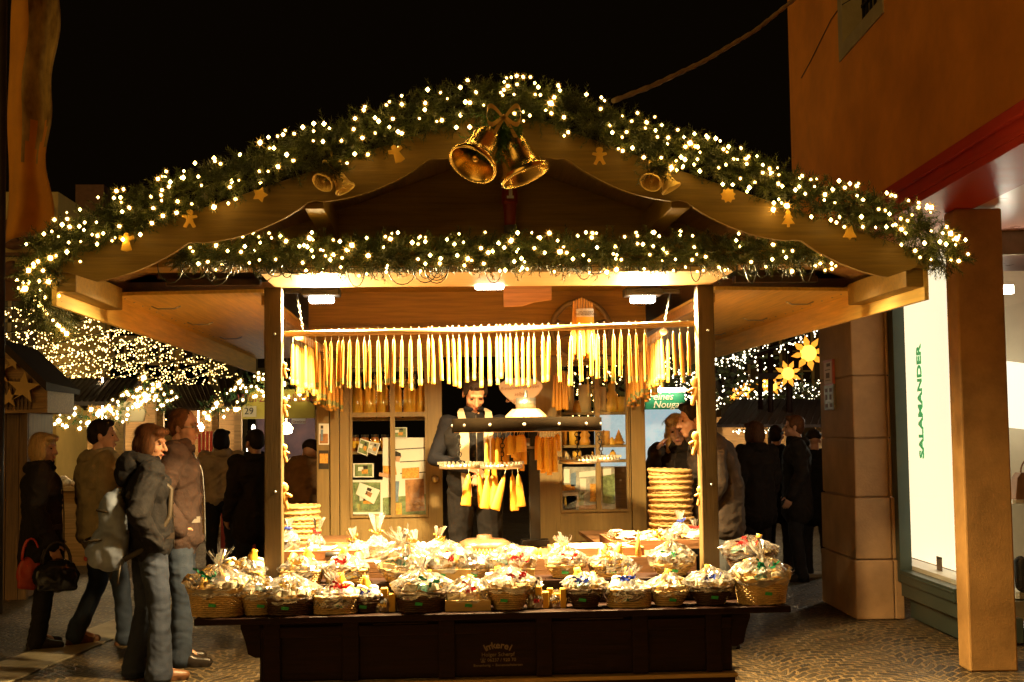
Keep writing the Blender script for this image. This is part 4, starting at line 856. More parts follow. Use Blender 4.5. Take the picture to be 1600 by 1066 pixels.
b = MB(); b.lathe([(0, -.26), (.030, -.26), (.031, -.25), (.022, -.12), (.012, -.055), (.004, -.04), (0, -.04)], (0, 0, 0), 12); b.build('wax', M_waxy, cone); b = MB(); b.tube([(0, 0, 0), (0, 0, -.045)], .0018, 4); b.build('wick', M_wick, cone)
c, r = rings['b']; fst = True
for px, dy, rot in ((734, 0, .1), (748, .03, -.13), (764, -.05, .12), (776, .06, .1), (791, -.1, .28), (800, .08, -.05), (809, -.02, -.08), (770, .12, 0)):
    p = Vector((at(px, 738, c.y+dy).x, c.y+dy, c.z-.012))
    if px < 760: p.y = rings['a'][0].y+dy
    q = cone if fst else dup(cone, p); fst = False; q.location = p; q.rotation_euler = (0, rot, 0); q.scale = (rnd.uniform(.9, 1.1),)*2+(rnd.uniform(.93, 1.06),)
tall = taper('dipped_candle', .016, .2, .03, M_waxy, 'yellow candle hanging straight from the underside of the dipping wheel', 'candles under the dipping wheel', False)
fst = True
for px, Y, s in ((762, -.3, 1.25), (770, -.28, 1.2), (777, -.3, .95), (783, -.25, 1), (790, -.2, 1.05), (797, -.33, .62), (803, -.3, .7), (808, -.25, .8), (812, -.35, .55), (816, -.3, .55), (818, -.2, .9), (843, -.33, 1.05), (848, -.28, 1.15), (853, -.35, 1.1), (858, -.3, 1.2), (862, -.22, 1.05), (866, -.3, 1.12), (871, -.2, .55), (840, -.1, .8), (814, -.1, 1.1)):
    p = Vector((at(px, 680, YD+Y).x, YD+Y, wc.z-.043)); q = tall if fst else dup(tall, p); fst = False; q.location = p; q.scale = (1.1 if s > .9 else 1.45,)*2+(s,); q.rotation_euler = (rnd.uniform(-.03, .03), rnd.uniform(-.03, .03), 0)
# lid on a round board
lc = atz(757, 856, ZI+.03); lc.y = 7.72; lc.x = at(757, 850, 7.72).x
b = MB(); b.lathe([(0, 0), (.27, 0), (.275, .012), (.27, .024), (0, .024)], (lc.x+.06, lc.y, ZI), 40); setp(b.build('round_board', wood('pale_round_board', (.58, .38, .16), 'x'), o=(lc.x+.06, lc.y, ZI)), 'round pale wooden board lying on the counter under a brown lid', 'board')
b = MB(); b.lathe([(0, 0), (.165, 0), (.17, .012), (.155, .045), (.12, .062), (.05, .066), (.046, .088), (.02, .092), (0, .092)], (lc.x, lc.y, ZI+.025), 40); setp(b.build('pot_lid', mat('brown_enamel', (.10, .05, .025), .35, var=.35, scale=14, bump=.2), o=(lc.x, lc.y, ZI+.025)), 'round dark brown pot lid with a flat knob on the counter', 'lid')
# ---------------------------------------------------------------- things hung on or by the back wall
wcn = at(908, 516, YW-.12); b = MB(); wr_ = .225
b.tube([wcn+Vector((wr_*math.cos(a), 0, wr_*math.sin(a))) for a in [2*math.pi*k/40 for k in range(40)]], .021, 8, closed=True)
whl = thing('cart_wheel', 'old wooden spoked cart wheel hanging on the back wall', 'wheel', wcn); b.build('rim', M_oliv, whl)
b = MB(); b.lathe([(0, -.05), (.04, -.05), (.045, 0), (.04, .05), (0, .05)], (0, 0, 0), 16, M=Matrix.Translation(wcn)@Matrix.Rotation(R_(90), 4, 'X')); b.build('hub', M_olivx, whl)
for k in range(8): b = MB(); a = R_(45*k+22); b.tube([wcn+Vector((.035*math.cos(a), 0, .035*math.sin(a))), wcn+Vector((wr_*math.cos(a), 0, wr_*math.sin(a)))], [.012, .009], 7); b.build('spoke', M_oliv, whl)
bn = thing('candle_bundle', 'bundle of honey candles in a printed paper sleeve above the front rod', 'candles', at(908, 470, 7.75)); b = MB()
for k in range(16):
    px = 897+(k % 8)*3.9; Y = 7.75+.03*(k//8); p = at(px, 466+abs(px-908)*.5, Y); q = at(px+rnd.uniform(-3, 3)+(px-908)*.25, 556+rnd.uniform(-6, 5), Y); b.cap(q, p, .0135, .007, 8)
b.build('wax', M_wax, bn); sc_ = at(914, 498, 7.745); b = MB(); hw = 14*7.745/1900; hh_ = 15*7.745/1900
b.lathe([(hw, -hh_), (hw, hh_)], sc_, 20, close=False, sy=.8); b.build('paper_sleeve', mat('white_paper', (.75, .66, .48), .6, var=.04), bn)
b = MB(); b.lathe([(hw*1.02, -hh_), (hw*1.02, hh_*.15)], sc_, 20, close=False, sy=.8); b.build('yellow_print', mat('yellow_print', (.75, .42, .02), .6, var=.1), bn)
M_blk = mat('black_print', (.03, .02, .01), .6, var=0)
for k, (s, z) in enumerate((('DEUTSCHER', .62), ('BIENENHONIG', .38))): text_mesh('lettering', s, .017+.003*k, basis(sc_+Vector((0, -hw*.84, hh_*z)), (1, 0, 0), (0, 0, 1)), M_blk, bn, ext=.0008)
pk = at(824, 458, 7.9); b = MB(); pf = [(-.16, .05), (.16, .08), (.16, -.045), (.05, -.06), (-.03, -.085), (-.1, -.088), (-.155, -.09)]; b.prism(pf[::-1], .02, M=Matrix.Translation(pk)); setp(b.build('hanging_plank', wood('orange_plank', (.48, .24, .08), 'x', var=.3), o=pk, bev=.004), 'short orange wooden plank hanging behind the middle lamp', 'plank')
hs = at(814, 612, 8.95); b = MB(); n = 40; hp = []
for k in range(n):
    a = 2*math.pi*k/n; hp.append((.155*math.sin(a)**3*.55+.155*math.sin(a)*.5, .13*(math.cos(a)*.85-.18*math.cos(2*a)+.12)))
b.prism(hp[::-1], .025, M=Matrix.Translation(hs)); sg = setp(b.build('heart_sign', mat('pale_heart_board', (.42, .28, .18), .6, var=.06), o=hs, bev=.006), 'pale heart shaped board with brown handwriting behind the dipping wheel', 'sign')
M_bw = mat('brown_writing', (.20, .07, .02), .6, var=0)
for s, z, sz in (('Alles aus', .08, .035), ('Bienenwachskerzen', .03, .036), ('selbst', -.018, .036), ('handgefertigt im', -.062, .032), ('Hause', -.1, .03)): text_mesh('lettering', s, sz, basis(hs+Vector((-.01, -.004, z)), (1, 0, .06), (0, 0, 1)), M_bw, sg, ext=.001, shear=.3)
# shelves, jars, pictures behind the door panes
M_honey = mat('honey_glass', (.90, .46, .05), .08, var=.1, trans=.15, sss=0)
M_jar = clear('jar_glass', (.98, .94, .85), .3, .03, .4)
M_lidw = mat('white_lid', (.75, .72, .66), .4, var=.03)
M_lidg = mat('gold_lid', (.7, .5, .2), .3, .8, var=.05)
bx0, bx1 = px_x(540), px_x(676)
def shelf_(label, x0, x1, z, y0=YW+.07, y1=YW+.32): b = MB(); b.box(x0, x1, y0, y1, z-.02, z); return setp(b.build('wall_shelf', M_wall, o=((x0+x1)/2, y0, z)), label, 'shelf')
def jar(x, y, z, r, h, label, m=None, lid=None, group=None, lab=None):
    t = thing('honey_jar', label, 'jar', (x, y, z), group); b = MB(); b.lathe([(0, 0), (r*.95, 0), (r, r*.1), (r, h*.72), (r*.8, h*.84), (r*.8, h*.9)], (x, y, z), 16); b.build('jar_body', m or M_honey, t)
    b = MB(); b.lathe([(0, h*.84), (r*.86, h*.84), (r*.86, h), (0, h)], (x, y, z), 16); b.build('lid', lid or M_lidg, t)
    b = MB(); b.lathe([(r*1.02, h*.2), (r*1.02, h*.62)], (x, y, z), 16, close=False); b.build('paper_label', lab or bpy.data.materials['white_paper'], t)
    return t
zs = z_(640)-.055; shelf_('upper shelf behind the left door, loaded with large jars', bx0, bx1, zs); zs2 = z_(683, YW)-.1
shelf_('lower shelf behind the left door, with small dark jars', bx0, bx1-.25, zs2)
for i, px in enumerate((556, 576, 597, 618, 640, 660)):
    h = .27; b = MB(); t = thing('glass_jar', 'tall glass jar of golden honey on the upper shelf behind the left door', 'jar', (px_x(px), YW+.18, zs), 'tall jars behind the left door'); b.lathe([(0, 0), (.047, 0), (.05, .01), (.05, h*.8), (.03, h*.9), (.034, h)], t.location, 18); b.build('jar_body', M_honey, t); b = MB(); b.lathe([(0, 0), (.038, 0), (.038, .03), (0, .035)], t.location+Vector((0, 0, h)), 14); b.build('lid', M_lidg, t)
for i, px in enumerate((552, 568, 584, 600)): jar(px_x(px), YW+.18, zs2, .033, .13, 'small jar of dark honey on the lower shelf behind the left door', m=mat('dark_honey_glass', (.3, .10, .015), .08, var=.1), lid=M_blk, group='small jars behind the left door', lab=bpy.data.materials['yellow_print'])
def flat(b, pts, Y, m, d=.002): P = [at(x, y, Y) for x, y in pts]; n = len(P); b.add([*P, *[p+Vector((0, d, 0)) for p in P]], [tuple(range(n))[::-1], tuple(range(n, 2*n))]+[(j, (j+1) % n, (j+1) % n+n, j+n) for j in range(n)], m)
PM = [mat('photo_white', (.78, .76, .7), .35, var=.05), mat('photo_green', (.16, .22, .10), .35, var=.6, scale=25), mat('photo_blue', (.16, .24, .36), .35, var=.3, scale=20), mat('photo_skin', (.55, .32, .2), .4, var=.1), mat('photo_dark', (.03, .025, .02), .35, var=.3), mat('photo_orange', (.62, .30, .05), .4, var=.45, scale=60), mat('photo_brown', (.38, .18, .07), .4, var=.4, scale=22), mat('photo_grey', (.36, .36, .33), .4, var=.4, scale=18)]
YPo = YW+.055
b = MB(); flat(b, [(598, 684), (667, 684), (667, 804), (598, 804)], YPo, 0)
for y in (702, 722, 740): flat(b, [(612, y), (667, y-3), (667, y-1.5), (612, y+1.5)], YPo-.002, 4)
flat(b, [(598, 778), (667, 772), (667, 804), (598, 804)], YPo-.002, 1); flat(b, [(633, 750), (662, 748), (664, 798), (634, 800)], YPo-.003, 6)
flat(b, [(628, 732), (655, 730), (655, 747), (628, 748)], YPo-.004, 5); flat(b, [(612, 752), (624, 752), (622, 784), (613, 784)], YPo-.004, 2)
flat(b, [(610, 722), (620, 716), (626, 724), (625, 752), (611, 752)], YPo-.005, 0); flat(b, [(612, 718), (613, 709), (619, 705), (626, 708), (627, 714), (622, 720)], YPo-.006, 4); flat(b, [(618, 713), (626, 713), (624, 722), (618, 721)], YPo-.007, 3)
flat(b, [(598, 728), (618, 728), (620, 742), (600, 744)], YPo-.008, 5); flat(b, [(592, 738), (616, 743), (616, 748), (592, 744)], YPo-.009, 3); flat(b, [(612, 786), (627, 786), (628, 804), (611, 804)], YPo-.004, 5)
setp(b.build('photo_poster', PM, o=at(632, 804, YPo)), 'large poster of a beekeeper lifting a comb frame, behind the left door', 'poster')
for k, (pts, m1, lab) in enumerate((([(563, 685), (578, 690), (574, 713), (558, 707)], 1, 'tilted small photo of a green pot, upper left in the left door'), ([(578, 690), (594, 693), (588, 712), (573, 706)], 7, 'tilted small photo overlapping the green pot photo'), ([(552, 724), (584, 724), (584, 746), (552, 746)], 1, 'dark landscape photo in the middle of the left door'), ([(562, 754), (594, 766), (584, 788), (556, 772)], 0, 'white tilted photo low in the left door'), ([(548, 750), (598, 750), (598, 804), (548, 804)], 1, 'large dark green photo low in the left door'), ([(612, 668), (636, 668), (636, 684), (612, 684)], 1, 'narrow green framed photo above the beekeeper poster'))):
    b = MB(); Yk = YPo-.002*(k if k != 4 else -1)-.004; flat(b, pts, Yk, 0)
    cx, cy = sum(p[0] for p in pts)/4, sum(p[1] for p in pts)/4; inn = lambda f, dx=0, dy=0: [(cx+(x-cx)*f+dx, cy+(y-cy)*f+dy) for x, y in pts]
    flat(b, inn(.86), Yk-.001, m1); flat(b, inn(.3, 2, 2), Yk-.002, 5 if k != 3 else 6); flat(b, inn(.28, -4, -2), Yk-.002, 0); flat(b, inn(.22, 3, -5), Yk-.002, 4)
    setp(b.build('photo_print', PM, o=at(cx, cy, Yk)), lab, 'photo')
for y0, y1, k, lab in ((662, 695, 0, 'small photo of a beekeeper on the narrow board left of the doors'), (704, 733, 1, 'small photo of candles in a dark frame on the narrow board left of the doors')):
    b = MB(); Yk = YW-.006; flat(b, [(498, y0), (514, y0), (514, y1), (498, y1)], Yk, 0 if k == 0 else 4); flat(b, [(499.5, y0+(16 if k == 0 else 5)), (512.5, y0+(16 if k == 0 else 5)), (512.5, y1-2 if k == 0 else y1-9), (499.5, y1-2 if k == 0 else y1-9)], Yk-.001, 6 if k == 0 else 5)
    if k == 0: flat(b, [(501, y0+9), (505, y0+9), (504.5, y0+27), (501, y0+27)], Yk-.002, 2); flat(b, [(501, y0+3), (505, y0+3), (505, y0+8), (501, y0+8)], Yk-.002, 4)
    setp(b.build('photo_print', PM, o=at(506, y1, Yk)), lab, 'photo')
# right door: shelves of candles and figures, picture below
cx0, cx1 = px_x(868), px_x(992)
RS = [z_(640), z_(692), z_(716)]
for z, lab in zip(RS, ('top shelf behind the right door with pillar candles', 'middle shelf behind the right door with small figures', 'lowest shelf behind the right door with tiny candles')): shelf_(lab, cx0, cx1, z-.03, YW+.07, YW+.3)
M_cand = [M_wax, M_waxy, mat('pale_wax', (.75, .58, .30), .5, var=.06)]
GP = 'wax goods behind the right door'
def figure(kind, px, z, h, r, m, lab):
    p = Vector((px_x(px), YW+.16, z-.03)); b = MB()
    if kind == 'pillar': b.lathe([(0, 0), (r, 0), (r, h*.96), (r*.85, h), (r*.2, h*.985), (.002, h*1.06), (0, h*1.06)], p, 16)
    elif kind == 'tree': b.lathe([(0, 0), (r*.6, 0)]+[q for k in range(4) for q in ((r*(1-k*.22), h*(.1+k*.2)), (r*(.62-k*.16), h*(.3+k*.2)))]+[(0, h)], p, 12)
    elif kind == 'hive': b.lathe([(0, 0)]+[q for k in range(5) for q in ((r*math.cos(k*.3)*1.0, h*k*.2), (r*math.cos(k*.3)*1.06, h*(k*.2+.1)))]+[(0, h)], p, 14)
    else: b.lathe([(0, 0), (r, 0), (r*.95, h*.2), (r*.55, h*.5), (r*.8, h*.6), (r*.5, h*.68), (r*.62, h*.8), (r*.45, h*.92), (0, h)], p, 14); b.ell(p+Vector((r*.6, -.01, h*.5)), (r*.3, r*.25, h*.12)); b.ell(p+Vector((-r*.6, -.01, h*.5)), (r*.3, r*.25, h*.12))
    setp(b.build({'pillar': 'pillar_candle', 'tree': 'tree_candle', 'hive': 'beehive_candle'}.get(kind, 'figure_candle'), m, o=p), lab, 'candle')
for a in (('pillar', 894, RS[0], .33, .04, M_cand[2], 'tallest pale pillar candle on the top shelf behind the right door'), ('pillar', 919, RS[0], .22, .05, M_cand[2], 'thick pale pillar candle beside the door bar on the top shelf'), ('pillar', 943, RS[0], .2, .05, M_cand[2], 'thick pale pillar candle left of the wax angel'), ('figure', 962, RS[0], .25, .05, M_cand[1], 'yellow wax angel on the top shelf behind the right door'), ('hive', 906, RS[0], .1, .045, M_cand[0], 'small beehive candle between the pillars on the top shelf'), ('pillar', 976, RS[0], .12, .035, M_cand[1], 'short yellow candle at the right end of the top shelf'),
          ('pillar', 882, RS[1], .15, .04, M_cand[0], 'orange pillar candle at the left end of the middle shelf'), ('pillar', 900, RS[1], .12, .035, M_cand[1], 'short yellow pillar candle on the middle shelf'), ('figure', 918, RS[1], .15, .045, M_cand[0], 'amber wax figure at the door bar on the middle shelf'), ('pillar', 948, RS[1], .11, .05, M_cand[0], 'wide honeycomb candle on the middle shelf'), ('tree', 972, RS[1], .12, .05, M_cand[0], 'amber fir tree candle on the middle shelf'), ('hive', 961, RS[1], .06, .03, M_cand[1], 'tiny beehive candle beside the tree candle'),
          ('hive', 886, RS[2], .08, .04, M_cand[2], 'pale beehive candle on the lowest shelf'), ('tree', 930, RS[2], .07, .03, M_cand[0], 'tiny tree candle on the lowest shelf'), ('hive', 962, RS[2], .08, .035, M_cand[1], 'yellow beehive candle on the lowest shelf'), ('pillar', 905, RS[2], .07, .035, M_cand[1], 'stubby yellow candle on the lowest shelf')): figure(*a)
b = MB(); flat(b, [(874, 730), (960, 730), (962, 802), (874, 802)], YPo, 7)
for pts, m in (([(876, 733), (890, 733), (890, 755), (876, 755)], 0), ([(892, 740), (900, 738), (900, 760), (892, 760)], 2), ([(905, 738), (955, 732), (955, 742), (905, 746)], 0), ([(874, 758), (898, 757), (898, 766), (874, 767)], 5), ([(875, 771), (903, 769), (901, 801), (876, 801)], 0), ([(878, 776), (902, 774), (900, 801), (879, 801)], 1), ([(904, 768), (913, 768), (912, 790), (904, 790)], 1), ([(906, 748), (916, 748), (915, 768), (907, 768)], 0), ([(922, 756), (934, 756), (934, 784), (922, 784)], 5), ([(905, 790), (940, 788), (942, 801), (904, 801)], 6), ([(940, 745), (960, 740), (961, 788), (942, 786)], 1)): flat(b, pts, YPo-.002, m)
setp(b.build('photo_poster', PM, o=at(918, 802, YPo)), 'poster of green honey barrels in a workshop, behind the right door', 'poster')
for px0, z, lab in ((875, None, 0),): pass
b = MB()
for k in range(7): p, q = at(866+k*3.2, 578+abs(k-3)*3, 9.2), at(866+k*3.6+rnd.uniform(-3, 3), 636+rnd.uniform(-6, 4), 9.2); b.cap(q, p, .014, .006, 8)
setp(b.build('candle_bundle', M_wax, o=at(877, 578, 9.2)), 'bunch of thin amber candles hanging left of the right door panes', 'candles')
# ---------------------------------------------------------------- gift baskets under cellophane
M_wl = mat('pale_willow', (.60, .40, .16), .6, var=.22, scale=20, bump=.3, bscale=90)
M_wd = mat('dark_willow', (.075, .035, .015), .5, var=.3, scale=20, bump=.3, bscale=90)
M_crate = wood('pale_crate_wood', (.55, .38, .15), 'x', var=.15)
M_cel = clear('cellophane', (.98, .97, .95), .75, .14, .5, .055)
M_straw = mat('paper_straw', (.80, .66, .40), .8, var=.25, scale=30)
M_tag = mat('green_sticker', (.03, .35, .09), .5, var=.05)
RIB = {'red': mat('red_ribbon_foil', (.45, .03, .03), .25, var=.1), 'blue': mat('blue_ribbon_foil', (.04, .07, .40), .25, var=.1), 'green': mat('green_ribbon_foil', (.02, .20, .10), .25, var=.1), 'gold': M_goldr}
def crumple(R, H, seed, sx=1, sy=1, z0=0, tuft=True, amp=.2):
    b = MB(); nu, nv = 46, 13; vs = []; o = Vector((seed*3.1, seed*1.7, 0))
    for j in range(nv+1):
        v = j/nv
        rr = R*(1.02+.08*math.sin(v*3)) if v < .45 else R*(1.08*(1-((v-.45)/.55)**1.25)+.09)
        for i in range(nu):
            a = 2*math.pi*i/nu; nz = noise.noise(Vector((math.cos(a)*4.2, math.sin(a)*4.2, v*5))+o)*amp+abs(noise.noise(Vector((math.cos(a)*11, math.sin(a)*11, v*12))+o))*amp*.75
            r = rr*(1+nz*(.35+v)); vs.append((r*math.cos(a)*sx, r*math.sin(a)*sy, z0+H*v+H*.16*noise.noise(Vector((a*2.5, v*9, 5))+o)))
    b.add(vs, [(j*nu+i, j*nu+(i+1) % nu, (j+1)*nu+(i+1) % nu, (j+1)*nu+i) for j in range(nv) for i in range(nu)], 0, False)
    if tuft:
        lean = Vector((rnd.uniform(-.5, .5), rnd.uniform(-.3, .2), 0))
        for k in range(34):
            a = rnd.uniform(0, 6.28); l = rnd.uniform(.35, 1)*H*.62; t = rnd.uniform(.1, .9); p = Vector((.014*math.cos(a), .014*math.sin(a), z0+H*.96)); q = p+Vector((math.cos(a)*l*t, math.sin(a)*l*t, l))+lean*l; s = Vector((-math.sin(a), math.cos(a), rnd.uniform(-.5, .5)))*l*rnd.uniform(.05, .16)
            m1 = p.lerp(q, rnd.uniform(.4, .6))+Vector((rnd.uniform(-1, 1), rnd.uniform(-1, 1), 0))*.014
            b.add([p, m1-s*.8, m1+s*.6, q-s*.7+Vector((0, 0, rnd.uniform(-.015, .01))), q+s], [(0, 1, 2), (1, 3, 4, 2)])
    return b
def weave(R, H, flare, sx, sy, rows=9, cols=44, rt=1.0):
    b = MB(); nr = max(2, int(H/.011)); n2 = cols*2
    def ring(z, rad, n, wob=0, ph=0):
        f = R*(1-flare*(1-z/H)); o = []
        for i in range(n):
            a = 2*math.pi*i/n; k = f*rad*(1+wob*math.cos(math.pi*i+ph)); o.append((k*abs(math.cos(a))**rt*math.copysign(1, math.cos(a))*sx, k*abs(math.sin(a))**rt*math.copysign(1, math.sin(a))*sy, z))
        return o
    n2 = cols if cols % 2 == 0 else cols+1
    for j in range(nr): b.tube(ring(H*(j+.5)/nr, .97, n2, .05, math.pi*(j % 2)), H/nr*.56, 5, closed=True)
    lo, hi = ring(.002, .9, 24), ring(H*.97, .9, 24)
    b.add(lo+hi, [(j, (j+1) % 24, 24+(j+1) % 24, 24+j) for j in range(24)]+[tuple(range(24))[::-1]], 0, True)
    for zz, rr in ((H, .012), (H*.93, .008), (.006, .008)):
        f = R*(1-flare*(1-zz/H))
        pts = []
        for i in range(cols):
            a = 2*math.pi*i/cols; pts.append((f*abs(math.cos(a))**rt*math.copysign(1, math.cos(a))*sx, f*abs(math.sin(a))**rt*math.copysign(1, math.sin(a))*sy, zz+.003*math.sin(i*2.2)))
        b.tube(pts, rr*(.75+.2*R/.15), 6, closed=True)
    return b
def curls(b, c, s, n):
    for k in range(n):
        a = rnd.uniform(0, 6.28); d = Vector((math.cos(a), math.sin(a)*.7-.3, rnd.uniform(-.2, .8))); p0 = Vector(c); ph = rnd.uniform(0, 6)
        pts = [p0+d*(s*t/9)+Vector((math.cos(ph+t*1.5), math.sin(ph+t*1.1), math.sin(ph+t*1.5)))*s*.16*min(1, t/3) for t in range(10)]
        for p, q in zip(pts, pts[1:]): b.add([p+Vector((0, 0, -.006)), q+Vector((0, 0, -.006)), q+Vector((0, 0, .006)), p+Vector((0, 0, .006))], [(0, 1, 2, 3)], 0, True)
def gift(kind, loc, W, label, tone='light', rib='green', seed=1, tilt=0, tag=True, H=None, rz=0, cat='gift basket', high=1.0):
    loc = Vector(loc); rs = random.Random(seed); t = thing('gift_basket' if kind != 'pack' else 'candle_pack', label, cat, (0, 0, 0), 'wrapped gifts on the display shelf'); R = W/2; sx, sy = 1, .72
    if kind == 'crate':
        H = H or W*.24; b = MB(); x, y = R, R*.6
        b.box(-x, x, -y, -y+.01, 0, H); b.box(-x, x, y-.01, y, 0, H); b.box(-x, -x+.01, -y+.011, y-.011, 0, H); b.box(x-.01, x, -y+.011, y-.011, 0, H); b.box(-x+.011, x-.011, -y+.011, y-.011, .002, .012)
        b.build('crate', M_crate, t, bev=.002); sy = .6
    elif kind == 'pack':
        H = .01
        for k in range(3): b = MB(); bw_ = W*.3; x = -R+W*(k+.5)/3; b.box(x-bw_/2, x+bw_/2, -bw_/2-.01*k, bw_/2, 0, W*(.75+.25*((k+seed) % 2))); b.build('wax_block', M_waxy, t, bev=.005)
    else:
        H = H or W*.36; fl, rt = {'bowl': (.38, 1), 'taper': (.42, .9), 'oval': (.14, .85), 'straw': (.06, .6)}[kind]
        b = weave(R, H, fl, 1, sy, rt=rt); b.build('basket', M_wl if tone == 'light' else M_wd, t)
        if kind == 'oval' and tone == 'light':
            b = MB()
            for s in (-1, 1): b.tube([(s*R*(.93+.16*math.sin(a)), .05*math.cos(a)*1.4, H+.055*math.sin(a)) for a in [math.pi*q/8 for q in range(9)]], .009, 6)
            b.build('handles', M_wl, t)
    if kind != 'pack':
        b = MB()
        for k in range(60):
            a = rs.uniform(0, 6.28); r = R*.85*math.sqrt(rs.random()); p = Vector((r*math.cos(a), r*sy*math.sin(a), H*.72+rs.uniform(0, .02))); d = Vector((rs.uniform(-1, 1), rs.uniform(-1, 1), rs.uniform(-.2, .5))).normalized()*.045; b.add([p-d, p+Vector((0, 0, .012)), p+d, p+Vector((0, .006, .006))], [(0, 1, 2, 3)])
        b.lathe([(R*.86, H*.7), (0, H*.78)], (0, 0, 0), 20, sy=sy, close=False); b.build('straw_bed', M_straw, t)
        nj = 3 if W > .2 else 2
        for k in range(nj):
            x = -R*.55+R*1.1*k/max(1, nj-1)+rs.uniform(-.01, .01); typ = rs.choice(('jar', 'jar', 'candle', 'soap', 'jar2')); rr = .036
            Mx = Matrix.Translation((x, -R*sy*.35+rs.uniform(-.01, .02), H*.72+.02))@Matrix.Rotation(rs.uniform(-.9, -.35), 4, 'X')@Matrix.Rotation(rs.uniform(-.4, .4), 4, 'Y')
            b = MB()
            if typ[:3] == 'jar':
                b.lathe([(0, 0), (rr, 0), (rr, .055), (rr*.9, .062)], (0, 0, 0), 16, 0, M=Mx); b.lathe([(0, .06), (rr*.95, .06), (rr*.95, .078), (rr*.85, .08), (0, .08)], (0, 0, 0), 16, 1, M=Mx); b.lathe([(rr*1.02, .01), (rr*1.02, .05)], (0, 0, 0), 16, 2, M=Mx, close=False)
                b.build('honey_jar', [M_honey, M_lidw if typ == 'jar' else M_lidg, M_lab2 if rs.random() < .16 else bpy.data.materials['white_paper']], t)
            elif typ == 'candle': b.lathe([(0, -.02), (.022, -.02), (.022, .12), (.01, .128), (0, .128)], (0, 0, 0), 12, M=Mx); b.build('candle', M_waxy, t)
            else: b.box(-.035, .035, -.025, .025, 0, .03, M=Mx); b.build('soap_bar', M_cand[2], t, bev=.006)
        Mx = Matrix.Translation((rs.uniform(-.3, .3)*R, R*sy*.25, H*.7)); b = MB(); b.lathe([(0, 0), (.03, 0), (.03, .11), (.018, .13), (.018, .15), (0, .15)], (0, 0, 0), 14, M=Mx@Matrix.Rotation(rs.uniform(-.3, .3), 4, 'Y')); b.build(*(('candle', M_waxy) if rs.random() < .5 else ('honey_bottle', M_honey)), t)
    cw = crumple(R*1.0, (W*.62 if kind != 'pack' else W*1.05)*high, seed, 1.02, sy*1.05 if kind != 'pack' else .6, (H*.35 if kind in ('straw',) else H*.8) if kind != 'pack' else 0, seed % 3 == 0)
    cw.build('cellophane', M_cel, t)
    b = MB(); curls(b, (R*.35*rs.uniform(-1, 1), -R*sy*.8, H+W*.22), W*.22, 7); b.build('ribbon', RIB[rib], t)
    if tag and kind != 'pack': b = MB(); x = R*.2*rs.uniform(-1, 1); b.prism([(-.022, 0), (.018, -.004), (.022, .012), (-.018, .017)], .002, M=Matrix.Translation((x, -R*sy*(1-.12)*(1.0 if kind != 'crate' else 1.02)-.012+(.0 if kind != 'bowl' else .0), H*.42))); b.build('sticker', M_tag, t)
    t.location = loc; t.rotation_euler = (tilt, 0, rz)
    return t
M_lab2 = mat('teal_jar_label', (.05, .22, .18), .5, var=.3, scale=40)
ZS = .755   # top of the rear step
b = MB(); b.box(at(330, 950, 7.1).x, at(1222, 930, 7.1).x, 7.03, 7.3, ZC+.001, ZS); b.build('display_step', M_dark, st, bev=.004)
def fr(px, w): Y = 6.87; p = at(px, 700, Y); return Vector((p.x, Y, ZC+.001)), w*Y/1900
def bk(px, w, z=ZS, Y=7.14): p = at(px, 700, Y); return Vector((p.x, Y, z+.001)), w*Y/1900
